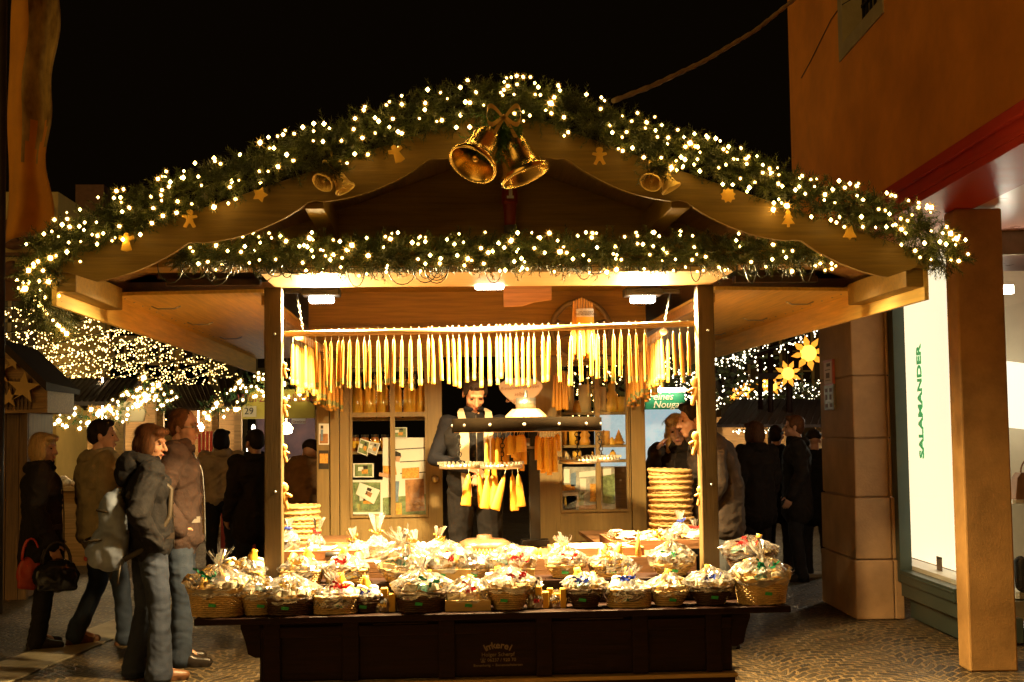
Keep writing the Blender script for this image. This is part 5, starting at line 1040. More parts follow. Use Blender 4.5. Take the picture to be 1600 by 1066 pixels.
G = [('oval', 341, 86, 'F', 'pale oval basket with a dark green bow at the left end of the shelf', 'light', 'green', .46), ('taper', 404, 62, 'F', 'small pale basket holding a big white lidded jar, second from the left', 'light', 'gold', .5), ('oval', 453, 78, 'F', 'low dark basket in front of the left post', 'dark', 'gold', .3),
     ('straw', 524, 68, 'F', 'square straw basket fully wrapped in glittering film, right of the left post', 'light', 'red', .38), ('taper', 572, 44, 'F', 'small dark basket with a green and blue curly ribbon', 'dark', 'blue', .42), ('pack', 599, 36, 'F', 'pack of two yellow candle blocks left of the tilted bowl', 'light', 'gold', None),
     ('oval', 656, 78, 'F', 'dark oval basket under the tilted pale bowl', 'dark', 'green', .36), ('crate', 728, 70, 'F', 'shallow pale wooden crate in the front row, in the middle of the shelf', 'light', 'red', None), ('taper', 791, 72, 'F', 'pale tapering basket with a mound of film, right of the front crate', 'light', 'red', .46),
     ('pack', 838, 34, 'F', 'tall yellow candle pack right of the tapering pale basket', 'light', 'red', None), ('pack', 866, 30, 'F', 'narrow yellow candle pack left of the round dark basket', 'light', 'gold', None), ('taper', 910, 60, 'F', 'round dark basket with a teal ribbon right of the yellow packs', 'dark', 'blue', .46),
     ('straw', 978, 68, 'F', 'wide film wrapped straw basket with a green ribbon and a blue bow', 'light', 'blue', .4), ('bowl', 1040, 62, 'F', 'shallow honey coloured bowl basket under another bowl near the right post', 'light', 'gold', .34), ('taper', 1105, 68, 'F', 'dark basket with a blue and red bow in front of the right post', 'dark', 'blue', .4), ('oval', 1184, 82, 'F', 'large pale oval basket at the right end of the shelf', 'light', 'green', .46),
     ('crate', 697, 76, 'B', 'pale wooden crate in the rear row behind the front crate', 'light', 'red', None), ('crate', 797, 68, 'B', 'pale wooden crate in the rear row with two white lidded jars', 'light', 'red', None), ('bowl', 628, 74, 'B', 'tilted pale bowl basket in the rear row showing jars and yellow candles', 'light', 'green', .34), ('taper', 1166, 78, 'B', 'dark basket with a red ribbon in the rear row right of the right post', 'dark', 'red', .4),
     ('straw', 383, 56, 'B', 'bright film wrapped basket in the rear row just left of the left post', 'light', 'gold', .34), ('taper', 1046, 66, 'B', 'upper bowl of jars and a yellow candle in the rear row near the right post', 'light', 'green', .26),
     ('straw', 470, 60, 'B', 'clear wrapped basket in the rear row right behind the left post', 'light', 'gold', .3), ('straw', 540, 62, 'B', 'clear wrapped basket in the rear row below the black roll', 'light', 'red', .3), ('taper', 880, 58, 'B', 'clear wrapped basket in the rear row behind the yellow packs', 'light', 'red', .32), ('straw', 950, 60, 'B', 'clear wrapped basket in the rear row left of the small wax cone', 'light', 'gold', .3), ('bowl', 735, 50, 'B', 'small clear wrapped bowl between the two rear crates', 'light', 'red', .3)]
for i, (k, px, wpx, row, lab, tone, rib, hr) in enumerate(G):
    loc, W = fr(px, wpx) if row == 'F' else bk(px, wpx)
    gift(k, loc, W, lab, tone, rib, i+3, tilt=(.35 if px == 628 else 0), H=W*hr if hr else None, rz=rnd.uniform(-.12, .12), high=(.7 if px == 1166 else .95) if row == 'B' else .86)
# ---------------------------------------------------------------- trays, packets and bags on the counter
def tray(label, x0, x1, y0, y1, z, h=.05):
    b = MB(); b.box(x0, x1, y0, y0+.014, z, z+h); b.box(x0, x1, y1-.014, y1, z, z+h); b.box(x0, x0+.014, y0+.0145, y1-.0145, z, z+h); b.box(x1-.014, x1, y0+.0145, y1-.0145, z, z+h); b.box(x0+.0145, x1-.0145, y0+.0145, y1-.0145, z, z+.01)
    return setp(b.build('wooden_tray', M_tray, o=((x0+x1)/2, (y0+y1)/2, z), bev=.002), label, 'tray')
TL = (at(445, 800, 7.5).x, at(560, 800, 7.5).x, 7.42, 7.98); TM = (at(858, 800, 7.5).x, at(1000, 800, 7.5).x, 7.36, 7.66); TR = (at(940, 800, 7.9).x+.03, at(1092, 800, 7.9).x, 7.70, 8.25)
b = MB(); b.box(TR[0]-.02, XR-.07, 8.05, 9.3, ZI-.03, ZI); b.build('side_counter', M_tray, st, bev=.004); b = MB(); b.box(XL+.07, TL[0]+.28, 8.05, 9.3, ZI-.03, ZI); b.build('side_counter', M_tray, st, bev=.004)
tray('brown wooden tray of small packets at the left end of the counter', *TL, ZI+.001, .06); tray('brown wooden tray of white cards and packets right of the lid', *TM, ZI+.001, .05); tray('brown wooden tray heaped with sweets at the right end of the counter', *TR, ZI+.001, .06)
PK = [mat('white_wrapper', (.8, .76, .68), .35, var=.08), mat('cream_wrapper', (.72, .58, .34), .4, var=.15), mat('gold_wrapper', (.62, .38, .08), .35, var=.2), mat('amber_sweets', (.5, .22, .04), .35, var=.4, scale=50), mat('pink_white_wrapper', (.72, .50, .44), .4, var=.3, scale=40)]
def packets(grp, lab, T, n, z, sz=(.05, .03, .018), mats=(0, 1, 2, 4), jit=.03):
    protos = []
    for m in mats:
        b = MB(); x, y, h = sz; nn = 10; b.lathe([(0, 0), (x*.8, .002), (x, h*.5), (x*.8, h), (0, h)], (0, 0, 0), 8, sy=y/x, sm=False)
        for s in (-1, 1): b.add([(s*x*.9, -y*.5, h*.5), (s*x*1.35, -y*.8, h*.7), (s*x*1.35, y*.8, h*.4), (s*x*.9, y*.5, h*.5)], [(0, 1, 2, 3)])
        protos.append([setp(b.build('sweet_packet', PK[m], o=(0, 0, 0)), lab, 'packet', grp), False])
    for k in range(n):
        pr = rnd.choice(protos); p = Vector((rnd.uniform(T[0]+.05, T[1]-.05), rnd.uniform(T[2]+.04, T[3]-.04), z+rnd.uniform(0, jit)))
        o = pr[0] if not pr[1] else pr[0].copy()
        if pr[1]: COL.objects.link(o)
        pr[1] = True; o.location = p; o.rotation_euler = (rnd.uniform(-.3, .3), rnd.uniform(-.3, .3), rnd.uniform(0, 3.1)); f = rnd.uniform(.7, 1.25); o.scale = (f, f, f)
    for pr in protos:
        if not pr[1]: pr[0].location = (T[0]+.06, T[2]+.06, z)
packets('packets in the left tray', 'small wrapped packet lying in the left counter tray', TL, 34, ZI+.014); packets('packets in the middle tray', 'small pale packet lying in the tray right of the lid', TM, 24, ZI+.014, (.055, .02, .014)); packets('sweets in the right tray', 'wrapped sweet heaped in the right counter tray', TR, 46, ZI+.014, (.05, .032, .022), jit=.07)
c = atz(920, 860, ZI+.07); b = MB(); b.hexa([Vector(q)+Vector((at(915, 860, 7.5).x, 7.5, ZI+.04)) for q in ((-.11, -.05, 0), (.11, -.05, .0), (.11, .06, .02), (-.11, .06, .02), (-.11, -.05, .004), (.11, -.05, .004), (.11, .06, .024), (-.11, .06, .024))]); setp(b.build('white_card', M_white, o=(at(915, 860, 7.5).x, 7.5, ZI+.04)), 'blank white card lying on the packets right of the lid', 'card')
p = at(525, 868, 7.38); b = MB(); b.tube([(p.x-.06, 7.395, ZI+.028), (p.x+.06, 7.375, ZI+.034)], .026, 14); setp(b.build('black_roll', mat('black_vinyl', (.02, .018, .018), .4, var=0), o=(p.x, 7.39, ZI)), 'black roll lying at the front edge of the left tray', 'roll')
p = at(998, 870, 7.34); b = MB(); b.lathe([(0, 0), (.022, 0), (.012, .08), (.004, .15), (0, .155)], (p.x, 7.345, ZI+.001), 12); setp(b.build('cone_candle', mat('striped_wax', (.55, .36, .08), .4, var=.5, scale=40, stretch=(1, 1, 3)), o=(p.x, 7.345, ZI+.001)), 'slim pointed yellow cone candle at the front edge of the counter', 'candle')
GT = 'rows of tea light candles below the lid'
o0 = None
for r_ in range(2):
    for k in range(20):
        px = 738+k*5.6; Y = 7.4+.05*r_; p = Vector((at(px, 860, Y).x, Y, ZI+.001))
        if o0 is None: b = MB(); b.lathe([(0, 0), (.009, 0), (.009, .03), (.004, .045), (0, .05)], (0, 0, 0), 8); o0 = setp(b.build('small_candle', M_waxy, o=(0, 0, 0)), 'small yellow candle standing in the rows below the brown lid', 'candle', GT); o = o0
        else: o = o0.copy(); COL.objects.link(o)
        o.location = p
def bag(px, Y, z, w, h, label, m, rib, tuft=.6, tilt=0, seed=1):
    p = Vector((at(px, 800, Y).x, Y, z)); t = thing('sweet_bag', label, 'bag', (0, 0, 0), 'tied bags on the counter'); rs = random.Random(seed)
    b = MB()
    for k in range(16): b.ell((rs.uniform(-.36, .36)*w, rs.uniform(-.2, .2)*w, h*(.1+.45*rs.random())), (w*.15, w*.13, w*.12), n=8, k=6, rot=Matrix.Rotation(rs.uniform(0, 3), 3, 'Z'))
    b.build('biscuits', m, t)
    c_ = crumple(w*.5, h*.75, seed, 1, .62, 0, False, .14); 
    for k in range(18):
        a = rs.uniform(0, 6.28); l = h*tuft*rs.uniform(.7, 1); q0 = Vector((.01*math.cos(a), .01*math.sin(a), h*.72)); q1 = q0+Vector((math.cos(a)*l*.33, math.sin(a)*l*.2, l)); s = Vector((-math.sin(a), math.cos(a), 0))*l*.12
        c_.add([q0, q1-s, q1+s], [(0, 1, 2)])
    c_.build('film', M_celw, t); b = MB(); b.tube([(.016*math.cos(a), .016*math.sin(a), h*.74) for a in [.7*k for k in range(9)]], .004, 5, closed=True); curls(b, (0, -.02, h*.74), w*.3, 4); b.build('tie', RIB[rib], t)
    t.location = p; t.rotation_euler = (0, tilt, rs.uniform(-.3, .3)); return t
M_celw = clear('milky_cellophane', (.96, .95, .92), .6, .15, .6, .22)
M_bis = mat('golden_biscuits', (.58, .30, .07), .7, var=.3, scale=30)
for a in ((560, 7.5, ZI+.001, .13, .16, 'bag of golden biscuits with a short tuft right of the left tray', M_bis, 'gold', .5, -.25, 11), (588, 7.55, ZI+.001, .14, .2, 'tallest tied bag with a high upright tuft right of the left tray', M_bis, 'gold', .65, .02, 12), (611, 7.5, ZI+.001, .12, .15, 'tied bag leaning right with a feathery tuft', M_bis, 'gold', .6, .4, 13), (655, 7.45, ZI+.001, .13, .14, 'white tied bag with a tuft leaning left, left of the lid', PK[0], 'gold', .55, -.25, 14), (678, 7.5, ZI+.001, .14, .15, 'white tied bag with a wide tuft beside the lid', PK[0], 'gold', .6, .2, 15), (704, 7.45, ZI+.001, .1, .1, 'small cream bag lying close to the lid', M_bis, 'gold', .3, .6, 16),
          (452, 7.9, ZI+.016, .12, .2, 'bag of pink and white sweets with a blue ribbon by the left post', PK[4], 'blue', .35, 0, 17), (492, 7.8, ZI+.016, .1, .17, 'bag of nuts with a fan shaped tuft in the left tray', M_bis, 'red', .6, .12, 18), (1062, 8.0, ZI+.016, .14, .19, 'bag of sweets with a blue ribbon in the right tray', PK[4], 'blue', .4, 0, 19), (975, 7.9, ZI+.016, .1, .1, 'cream bag with a side tuft at the left end of the right tray', PK[1], 'gold', .7, -.9, 20), (1020, 7.85, ZI+.016, .12, .11, 'yellow bag of biscuits in the middle of the right tray', M_waxy, 'gold', .4, .5, 21), (1088, 7.95, ZI+.016, .12, .14, 'clear bag with a red and blue tie next to the right post', PK[4], 'red', .45, -.1, 22)): bag(*a)
# stacks of round willow trays
def trays(px, Y, n, wpx, lab, grp, z0, cat='willow tray'):
    W = wpx*Y/1900; proto = None; z = z0
    for k in range(n):
        if proto is None: proto = weave(W/2, .036, .08, 1, 1, 3, 48); proto.lathe([(0, .03), (W*.46, .03)], (0, 0, 0), 30, close=False); o = setp(proto.build('willow_tray', M_wl, o=(0, 0, 0)), lab, cat, grp); proto = o
        else: o = proto.copy(); COL.objects.link(o)
        o.location = (at(px, 800, Y).x+rnd.uniform(-.008, .008), Y+rnd.uniform(-.01, .01), z); o.rotation_euler = (rnd.uniform(-.02, .02), rnd.uniform(-.05, .05) if k else 0, rnd.uniform(0, 6)); z += .043
trays(1048, 8.75, 11, 66, 'round pale willow tray in the tall stack by the right post', 'willow trays stacked on the right', ZI+.002); trays(467, 8.75, 6, 62, 'round pale willow tray in the low stack by the left post', 'willow trays stacked on the left', ZI+.002)
# dough figures strung on the posts
M_dough = mat('baked_dough', (.55, .28, .07), .55, var=.25, scale=25, bump=.3)
for i, (px, py, s, lab) in enumerate(((444, 577, .9, 'round baked dough figure, topmost on the left post'), (444, 634, 1.1, 'baked dough figure, second from the top on the left post'), (444, 706, 1, 'baked dough figure, third from the top on the left post'), (443, 772, 1.5, 'long twisted dough figure, lowest on the left post'), (1087, 608, 1.6, 'large dough figure high on the right post'), (1087, 690, 1.3, 'dough figure with arms in the middle of the right post'), (1094, 772, 1.1, 'small dough figure lowest on the right post'))):
    c = at(px, py, YP+.07); b = MB(); b.ell(c+Vector((0, -.01, .025*s)), (.02*s, .018, .021*s)); b.ell(c+Vector((0, -.008, -.012*s)), (.017*s, .016, .028*s)); sg_ = 1 if px < 700 else -1
    for q in (-1, 1): b.cap(c+Vector((q*.01*s, -.01, 0)), c+Vector((q*.028*s, -.012, -.008*s)), .008*s, .007*s, 8); b.cap(c+Vector((q*.008*s, -.008, -.03*s)), c+Vector((q*.014*s, -.008, -.055*s)), .009*s, .008*s, 8)
    setp(b.build('dough_figure', M_dough, o=c), lab, 'dough figure', 'dough figures on the posts')
# ---------------------------------------------------------------- people
M_skin = mat('skin', (.52, .27, .16), .5, var=.08, scale=14, sss=.12)
M_lip = mat('lips', (.42, .13, .10), .45, var=0)
M_eye = mat('dark_eye', (.03, .02, .015), .15, var=0)
def cloth(name, col, rough=.85, var=.18, scale=10, b=.25): return mat(name, col, rough, var=var, scale=scale, bump=.55, bscale=38, spec=.2)
def jeans(name, col): return mat(name, [c*.75 for c in col], .85, var=.2, scale=3.5, bump=.3, bscale=320, col2=[c*1.5 for c in col])
def remesh(name, mb, mats, parent, vox, smooth=4, amp=0, seed=0, fold=1.0, M=None):
    me = bpy.data.meshes.new(name); me.from_pydata(mb.v, [], mb.f); me.update()
    t = bpy.data.objects.new(name, me)
    r = t.modifiers.new('r', 'REMESH'); r.mode = 'VOXEL'; r.voxel_size = vox; r.use_smooth_shade = True
    s = t.modifiers.new('s', 'SMOOTH'); s.factor = .5; s.iterations = smooth
    m2 = baked(t); bpy.data.objects.remove(t); bpy.data.meshes.remove(me)
    if amp:
        o = Vector((seed*2.3, seed*1.1, seed*.7)); N = noise.noise
        n = len(m2.vertices); co = [0.0]*(3*n); no = [0.0]*(3*n); m2.vertices.foreach_get('co', co); m2.vertices.foreach_get('normal', no)
        for i in range(0, 3*n, 3):
            x, y, z = co[i:i+3]; q = N(Vector((x*5, y*5, z*3))+o)
            d = q*.7+(1-abs(N(Vector((x*7+q*.8, y*7, z*11*fold+q*1.2))+o*2))*2.6)*.75+(1-abs(N(Vector((x*16, y*16, z*21*fold+q*2))+o))*2.4)*.3
            for k in range(3): co[i+k] += no[i+k]*amp*d
        m2.vertices.foreach_set('co', co); m2.update()
    m2.polygons.foreach_set('use_smooth', [True]*len(m2.polygons)); m2.name = name
    if M is not None: m2.transform(M)
    m2.materials.clear()
    for q in mats: m2.materials.append(q)
    ob = bpy.data.objects.new(name, m2); COL.objects.link(ob); ob.parent = parent; return ob
J0 = dict(pel=(0, 0, .95), wa=(0, .0, 1.10), ch=(0, -.01, 1.30), nk=(0, -.025, 1.47), hd=(0, .015, 1.615), sL=(-.19, -.02, 1.41), sR=(.19, -.02, 1.41), eL=(-.245, -.05, 1.14), eR=(.245, -.05, 1.14), wL=(-.25, .06, .91), wR=(.25, .06, .91),
          hL=(-.095, 0, .90), hR=(.095, 0, .90), kL=(-.11, .025, .48), kR=(.11, .025, .48), aL=(-.115, -.02, .085), aR=(.115, -.02, .085))
def Y_of(v): return v[1]
def strands(ho, c, n, m, t, seed, ln, RH):   # locks of hair laid over the hair mass
    rs = random.Random(seed); P = ho.data.polygons; b = MB(); V = ho.data.vertices
    for k in range(n):
        p = P[rs.randrange(len(P))]; q = Vector(p.center); nn = Vector(p.normal)
        if nn.z < -.35: continue
        e = RH.inverted()@(q-c)
        if e.y > .035 and e.z < .105: continue
        d = Vector((rs.uniform(-.35, .35), -.25+rs.uniform(-.3, .3), -1)); pts = []; cur = q+nn*.002; l = ln*rs.uniform(.5, 1.1)/5
        for i in range(6):
            pts.append(cur+nn*(.0035*math.sin(math.pi*i/5)))
            tg = (d-nn*d.dot(nn)).normalized(); nx = cur+tg*l; r = (nx-c); nn2 = Vector((r.x, r.y, r.z*.4)).normalized(); nn = nn.lerp(nn2, .35).normalized(); cur = nx
        s = nn.cross(d).normalized()*rs.uniform(.002, .0045)
        for i in range(5):
            w0, w1 = 1-.15*i, 1-.15*(i+1); b.add([pts[i]-s*w0, pts[i]+s*w0, pts[i+1]+s*w1, pts[i+1]-s*w1], [(0, 1, 2, 3)], k % 2, True)
    o = b.build('hair_locks', [m, m], t, o=(0, 0, 0)); o.location = (0, 0, 0); o.parent = t
def hand(mb, w, d, n, side, curl=.6, s=1.0):   # wrist, pointing direction, palm normal
    d = Vector(d).normalized(); n = Vector(n); n = (n-d*n.dot(d)).normalized(); x = d.cross(n)*side; w = Vector(w)
    for k in (-1, -.33, .33, 1): mb.cap(w+x*(.012*k)*s, w+d*.085*s+x*(.030*k)*s, .015*s, .0125*s, 8)
    for k, l in ((-1.2, .058), (-.4, .075), (.4, .082), (1.2, .070)):
        b = w+d*.088*s+x*(.0245*k)*s; q = Vector(b); dd = Vector(d); rr = .0088*s
        for i in range(3): dd = (dd*math.cos(curl*.6)+n*math.sin(curl*.6)).normalized(); e = q+dd*l*s*(.46, .3, .24)[i]; mb.cap(q, e, rr, rr*.92, 8); q = e; rr *= .92; nn = n-dd*n.dot(dd); n2 = nn.normalized() if nn.length > .1 else n
    b = w+d*.03*s+x*.026*s; e = b+(x*.7+d*.6+n*.25).normalized()*.045*s; mb.cap(b, e, .013*s, .0105*s, 8); mb.cap(e, e+(d*.9+x*.15+n*.35).normalized()*.032*s, .010*s, .008*s, 8)
def person(label, loc, rz, H=1.75, pose=None, jk=None, tr=None, sh=None, hair=None, style='short', head=(0, 0, 0), jl=.80, bulk=1.0, vox=.010, coat=False, flare=1.0, hood=False, vest=None, seed=1, hands=True, curl=.6, hn=None, glasses=False, collar=True, male=True, scarf=None, cap_=None):
    J = {k: Vector(v) for k, v in J0.items()}
    for k, v in (pose or {}).items(): J[k] = Vector(v)
    f = H/1.75; t = thing('person', label, 'person', loc); Sm = Matrix.Scale(f, 4)
    RH = Matrix.Rotation(R_(head[0]), 3, 'Z')@Matrix.Rotation(R_(head[1]), 3, 'X')@Matrix.Rotation(R_(head[2]), 3, 'Y'); hc = J['hd']
    def hp(*q): return hc+RH@Vector(q)
    b = MB()
    def he(c, r): b.ell(hp(*c), r, rot=RH)
    he((0, -.012, .03), (.075, .094, .088)); he((0, .022, -.035), (.060, .066, .084)); he((0, .062, -.1), (.028, .024, .02)); he((-.034, .052, -.035), .027); he((.034, .052, -.035), .027)
    b.cap(hp(0, .086, .012), hp(0, .110, -.034), .009, .0145, 10); he((-.012, .094, -.038), .010); he((.012, .094, -.038), .010)
    b.cap(hp(-.036, .078, .024), hp(.036, .078, .024), .012, .012); he((0, .088, -.066), (.021, .010, .006)); he((0, .085, -.079), (.018, .010, .007))
    for s in (-1, 1): he((.077*s, -.008, -.012), (.010, .021, .033))
    b.cap(J['nk']+Vector((0, 0, -.06)), hp(0, -.02, -.05), .058, .052)
    b.cap(J['ch'], J['pel'], .10, .10); b.cap(J['ch'], J['nk'], .09, .055)
    for q in 'LR':
        s = -1 if q == 'L' else 1
        b.cap(J['ch'], J['s'+q], .06, .045); b.cap(J['s'+q], J['e'+q], .042, .036); b.cap(J['e'+q], J['w'+q], .036, .026); b.cap(J['pel'], J['h'+q], .09, .07); b.cap(J['h'+q], J['k'+q], .07, .05); b.cap(J['k'+q], J['a'+q], .048, .035); b.cap(J['a'+q], J['a'+q]+Vector((0, .12, -.045)), .035, .025)
        if hands:
            d = (J['w'+q]-J['e'+q]).normalized(); nrm = (hn or {}).get(q, Vector((-s, .2, 0))); hand(b, J['w'+q]+d*.005, d, nrm, s, curl)
    remesh('body', b, [M_skin], t, min(vox*.62, .0062), 2, M=Sm)
    # eyes, lips, hair
    for s in (-1, 1): e = MB(); e.ell(hp(.031*s, .0775, .002), (.0125, .007, .0065), rot=RH, n=10, k=8); o = e.build('eye', M_eye, o=(0, 0, 0)); o.data.transform(Sm); o.parent = t
    e = MB(); e.ell(hp(0, .0945, -.071), (.02, .006, .0075), rot=RH, n=12, k=8); o = e.build('lips', M_lip, o=(0, 0, 0)); o.data.transform(Sm); o.parent = t
    h = MB()
    def hh(c, r): h.ell(hp(*c), r, rot=RH)
    if style == 'short':
        hh((0, -.024, .05), (.083, .094, .083)); hh((0, -.055, .005), (.079, .062, .08)); hh((0, .045, .098), (.055, .04, .028)); [hh((.07*s, .01, .03), (.014, .035, .04)) for s in (-1, 1)]
    elif style == 'receding':
        hh((0, -.026, .046), (.082, .092, .083)); hh((0, -.06, 0), (.08, .058, .08)); [hh((.071*s, .0, .02), (.014, .035, .045)) for s in (-1, 1)]
    elif style in ('bob', 'long'):
        hh((0, -.02, .05), (.089, .10, .085)); hh((0, -.06, -.02), (.086, .065, .11)); [hh((.072*s, .0, -.025), (.024, .06, .09)) for s in (-1, 1)]; hh((.035, .055, .085), (.05, .045, .03)); hh((-.035, .055, .085), (.05, .045, .03))
        if style == 'long':
            hh((0, -.075, -.13), (.09, .05, .14)); [h.cap(hp(.078*s, .0, -.03), hp(.095*s, .04, -.24), .036, .022) for s in (-1, 1)]
    elif style == 'hat':
        hh((0, -.012, .06), (.09, .105, .075)); h.lathe([(.088, 0), (.096, .005), (.096, .03), (.088, .035)], (0, 0, 0), 24, M=Matrix.Translation(hp(0, -.01, .045))@RH.to_4x4())
    for s in (-1, 1): h.cap(hp(.018*s, .092, .028), hp(.046*s, .08, .029), .004, .003, 8)
    ho = remesh('hair' if style != 'hat' else 'knitted_hat', h, [hair], t, .0075, 3, .004, seed, .5, M=Sm)
    if style != 'hat' and Y_of(loc) < 11: strands(ho, hc*f, 520 if style != 'short' else 380, hair, t, seed, .10 if style in ('bob', 'long') else .045, RH)
    if glasses:
        g_ = MB()
        for s in (-1, 1): g_.tube([hp(.032*s+.021*math.cos(a), .096, .0+.016*math.sin(a)) for a in [2*math.pi*k/12 for k in range(12)]], .0022, 5, closed=True); g_.tube([hp(.053*s, .094, .004), hp(.079*s, -.01, .0)], .002, 5)
        g_.tube([hp(-.011, .098, .003), hp(.011, .098, .003)], .0022, 5); o = g_.build('glasses', M_steel, o=(0, 0, 0)); o.data.transform(Sm); o.parent = t
    # trousers, shoes
    c = MB()
    for q in 'LR': c.cap(J['pel']+Vector((0, 0, -.02)), J['h'+q], .125, .105); c.cap(J['h'+q], J['k'+q], .103, .073); c.cap(J['k'+q], J['a'+q]+Vector((0, -.005, -.01)), .071, .062*flare); c.cap(J['a'+q]+Vector((0, 0, .06)), J['a'+q]+Vector((0, -.012, -.03)), .06*flare, .07*flare)
    remesh('trousers', c, [tr], t, vox*1.15, 3, .0065, seed+5, 1.2, M=Sm)
    for q in 'LR':
        c = MB(); a = J['a'+q]; dr = (J.get('t'+q) or a+Vector((.02*(-1 if q == 'L' else 1), .2, 0)))-a; dr.z = 0; dr.normalize()
        z = Vector((0, 0, 1)); g0 = Vector((a.x, a.y, 0)); c.cap(g0-dr*.04+z*.042, g0+dr*.05+z*.05, .042, .047); c.cap(g0+dr*.05+z*.042, g0+dr*.165+z*.032, .044, .033); c.cap(g0+z*.05, g0+z*.13, .046, .05); c.box(-.001, .001, -.001, .001, .0, .002, M=Matrix.Translation(g0))
        for s_ in (-.07, 0, .08, .15): c.cap(g0+dr*s_*.9+z*.012, g0+dr*(s_+.02)*.9+z*.012, .0125+.026*(1-abs(s_-.05)*3), None, 8)
        remesh('shoe', c, [sh or M_black], t, .009, 2, M=Sm)
    # jacket
    c = MB(); B = bulk; ch, wa, pe, nk = J['ch'], J['wa'], J['pel'], J['nk']
    sw = .105 if male else .085
    right = (J['sR']-J['sL']).normalized()
    c.cap(ch-right*sw, ch+right*sw, .132*B, .132*B); c.cap(ch-right*.05, wa-right*.05, .135*B, .132*B); c.cap(ch+right*.05, wa+right*.05, .135*B, .132*B)
    hem = pe+(pe-wa).normalized()*(.95-jl); 
    for s in (-1, 1): c.cap(wa+right*.055*s, hem+right*.065*s+Vector((0, 0, .06)), .128*B, .130*B+(.02 if coat else 0))
    c.cap(ch+Vector((0, -.01, .03)), nk+Vector((0, 0, -.05)), .12*B, .075)
    if collar: c.tube([nk+Vector((.082*math.cos(a), .085*math.sin(a)+.005, .02+.012*math.sin(a))) for a in [2*math.pi*k/14 for k in range(14)]], .024, 8, closed=True); c.tube([nk+Vector((.095*math.cos(a), .098*math.sin(a), -.018)) for a in [2*math.pi*k/14 for k in range(14)]], .03, 8, closed=True)
    if hood: c.ell(nk+Vector((0, -.12, .0)), (.125, .075, .085)); c.ell(nk+Vector((0, -.15, -.07)), (.10, .055, .08)); c.tube([nk+Vector((.11*math.cos(a), .1*math.sin(a)-.02, .03-.03*math.sin(a))) for a in [2*math.pi*k/16 for k in range(16)]], .034, 8, closed=True)
    def sleeves(c, k=1.0):
        for q in 'LR': c.cap(ch+(J['s'+q]-ch)*.6, J['s'+q], .09*B*k, .080*B*k); c.cap(J['s'+q], J['e'+q], .074*B*k, .060*B*k); c.cap(J['e'+q], J['w'+q], .059*B*k, .047*B*k)
    if vest is None: sleeves(c)
    for q in 'LR':
        if vest is None: cu = J['w'+q]; dd = (cu-J['e'+q]).normalized(); c.cap(cu-dd*.012, cu+dd*.006, .055*B, .054*B)
    if jl > .75 and not coat: c.tube([hem+Vector((.165*B*math.cos(a)*1.05, .125*B*math.sin(a), .045)) for a in [2*math.pi*k/20 for k in range(20)]], .022, 8, closed=True)
    remesh('jacket' if not vest else 'vest', c, [jk], t, vox, 2, .013, seed, 1.0, M=Sm)
    if vest is not None: c = MB(); sleeves(c, .80); c.cap(ch, nk, .1, .06); c.tube([nk+Vector((.058*math.cos(a), .062*math.sin(a)+.01, .02)) for a in [2*math.pi*k/14 for k in range(14)]], .016, 8, closed=True); remesh('sweater', c, [vest], t, vox*1.1, 3, .007, seed+2, 1.1, M=Sm)
    if scarf is not None: c = MB(); c.tube([nk+Vector((.09*math.cos(a), .095*math.sin(a), .03-.02*math.sin(a))) for a in [2*math.pi*k/14 for k in range(14)]], .045, 8, closed=True); c.cap(nk+Vector((0, .09, 0)), nk+Vector((.03, .13, -.25)), .045, .05); remesh('scarf', c, [scarf], t, .012, 2, .009, seed+4, M=Sm)
    if Y_of(loc) < 11 and vest is None:   # zip, pocket flaps and press studs
        z = MB(); n0 = nk+Vector((0, .10, -.02)); pts = [n0, ch+Vector((0, .142*B, 0)), wa+Vector((0, .145*B, 0)), hem+Vector((0, .15*B, .02))]
        lnz, _q = resample(pts, 14); z.tube([p+Vector((0, .004, 0)) for p in lnz], .0055, 6)
        for s in (-1, 1): z.box(-.055, .055, -.006, .006, -.02, .02, M=Matrix.Translation(wa+Vector((.15*s*B, .085*B, -.12)))@Matrix.Rotation(R_(-58*s), 4, 'Z'))
        for k in range(5): p = lnz[2+2*k]; z.lathe([(0, 0), (.009, 0), (.008, .004), (0, .005)], (0, 0, 0), 10, M=Matrix.Translation(p+Vector((.028, .004, 0)))@Matrix.Rotation(R_(-90), 4, 'X'))
        o = z.build('fastenings', M_steel if seed == 8 else S_blk, o=(0, 0, 0)); o.data.transform(Sm); o.parent = t
    t.rotation_euler = (0, 0, R_(rz))
    return t, J, f
def wpt(t, f, p):   # a point of the figure in the scene
    return t.location+Matrix.Rotation(t.rotation_euler.z, 3, 'Z')@(Vector(p)*f)
C_blk = cloth('black_jacket_cloth', (.010, .009, .010)); C_brn = cloth('brown_jacket_cloth', (.055, .034, .028)); C_dk = cloth('dark_coat_cloth', (.018, .014, .012)); C_beige = cloth('beige_jacket_cloth', (.26, .20, .11)); C_cream = cloth('cream_jacket_cloth', (.50, .36, .22)); C_tan = cloth('brown_wool_cloth', (.17, .095, .045)); C_navy = cloth('navy_sweater_cloth', (.009, .009, .013)); C_vest = cloth('charcoal_vest_cloth', (.014, .013, .014)); C_pad = cloth('grey_brown_padded_cloth', (.055, .042, .035))
T_jean = jeans('blue_denim', (.017, .023, .042)); T_jeanb = jeans('bright_blue_denim', (.028, .040, .068)); T_jeanl = jeans('light_blue_denim', (.20, .23, .27)); T_dk = cloth('dark_trouser_cloth', (.022, .020, .021)); 
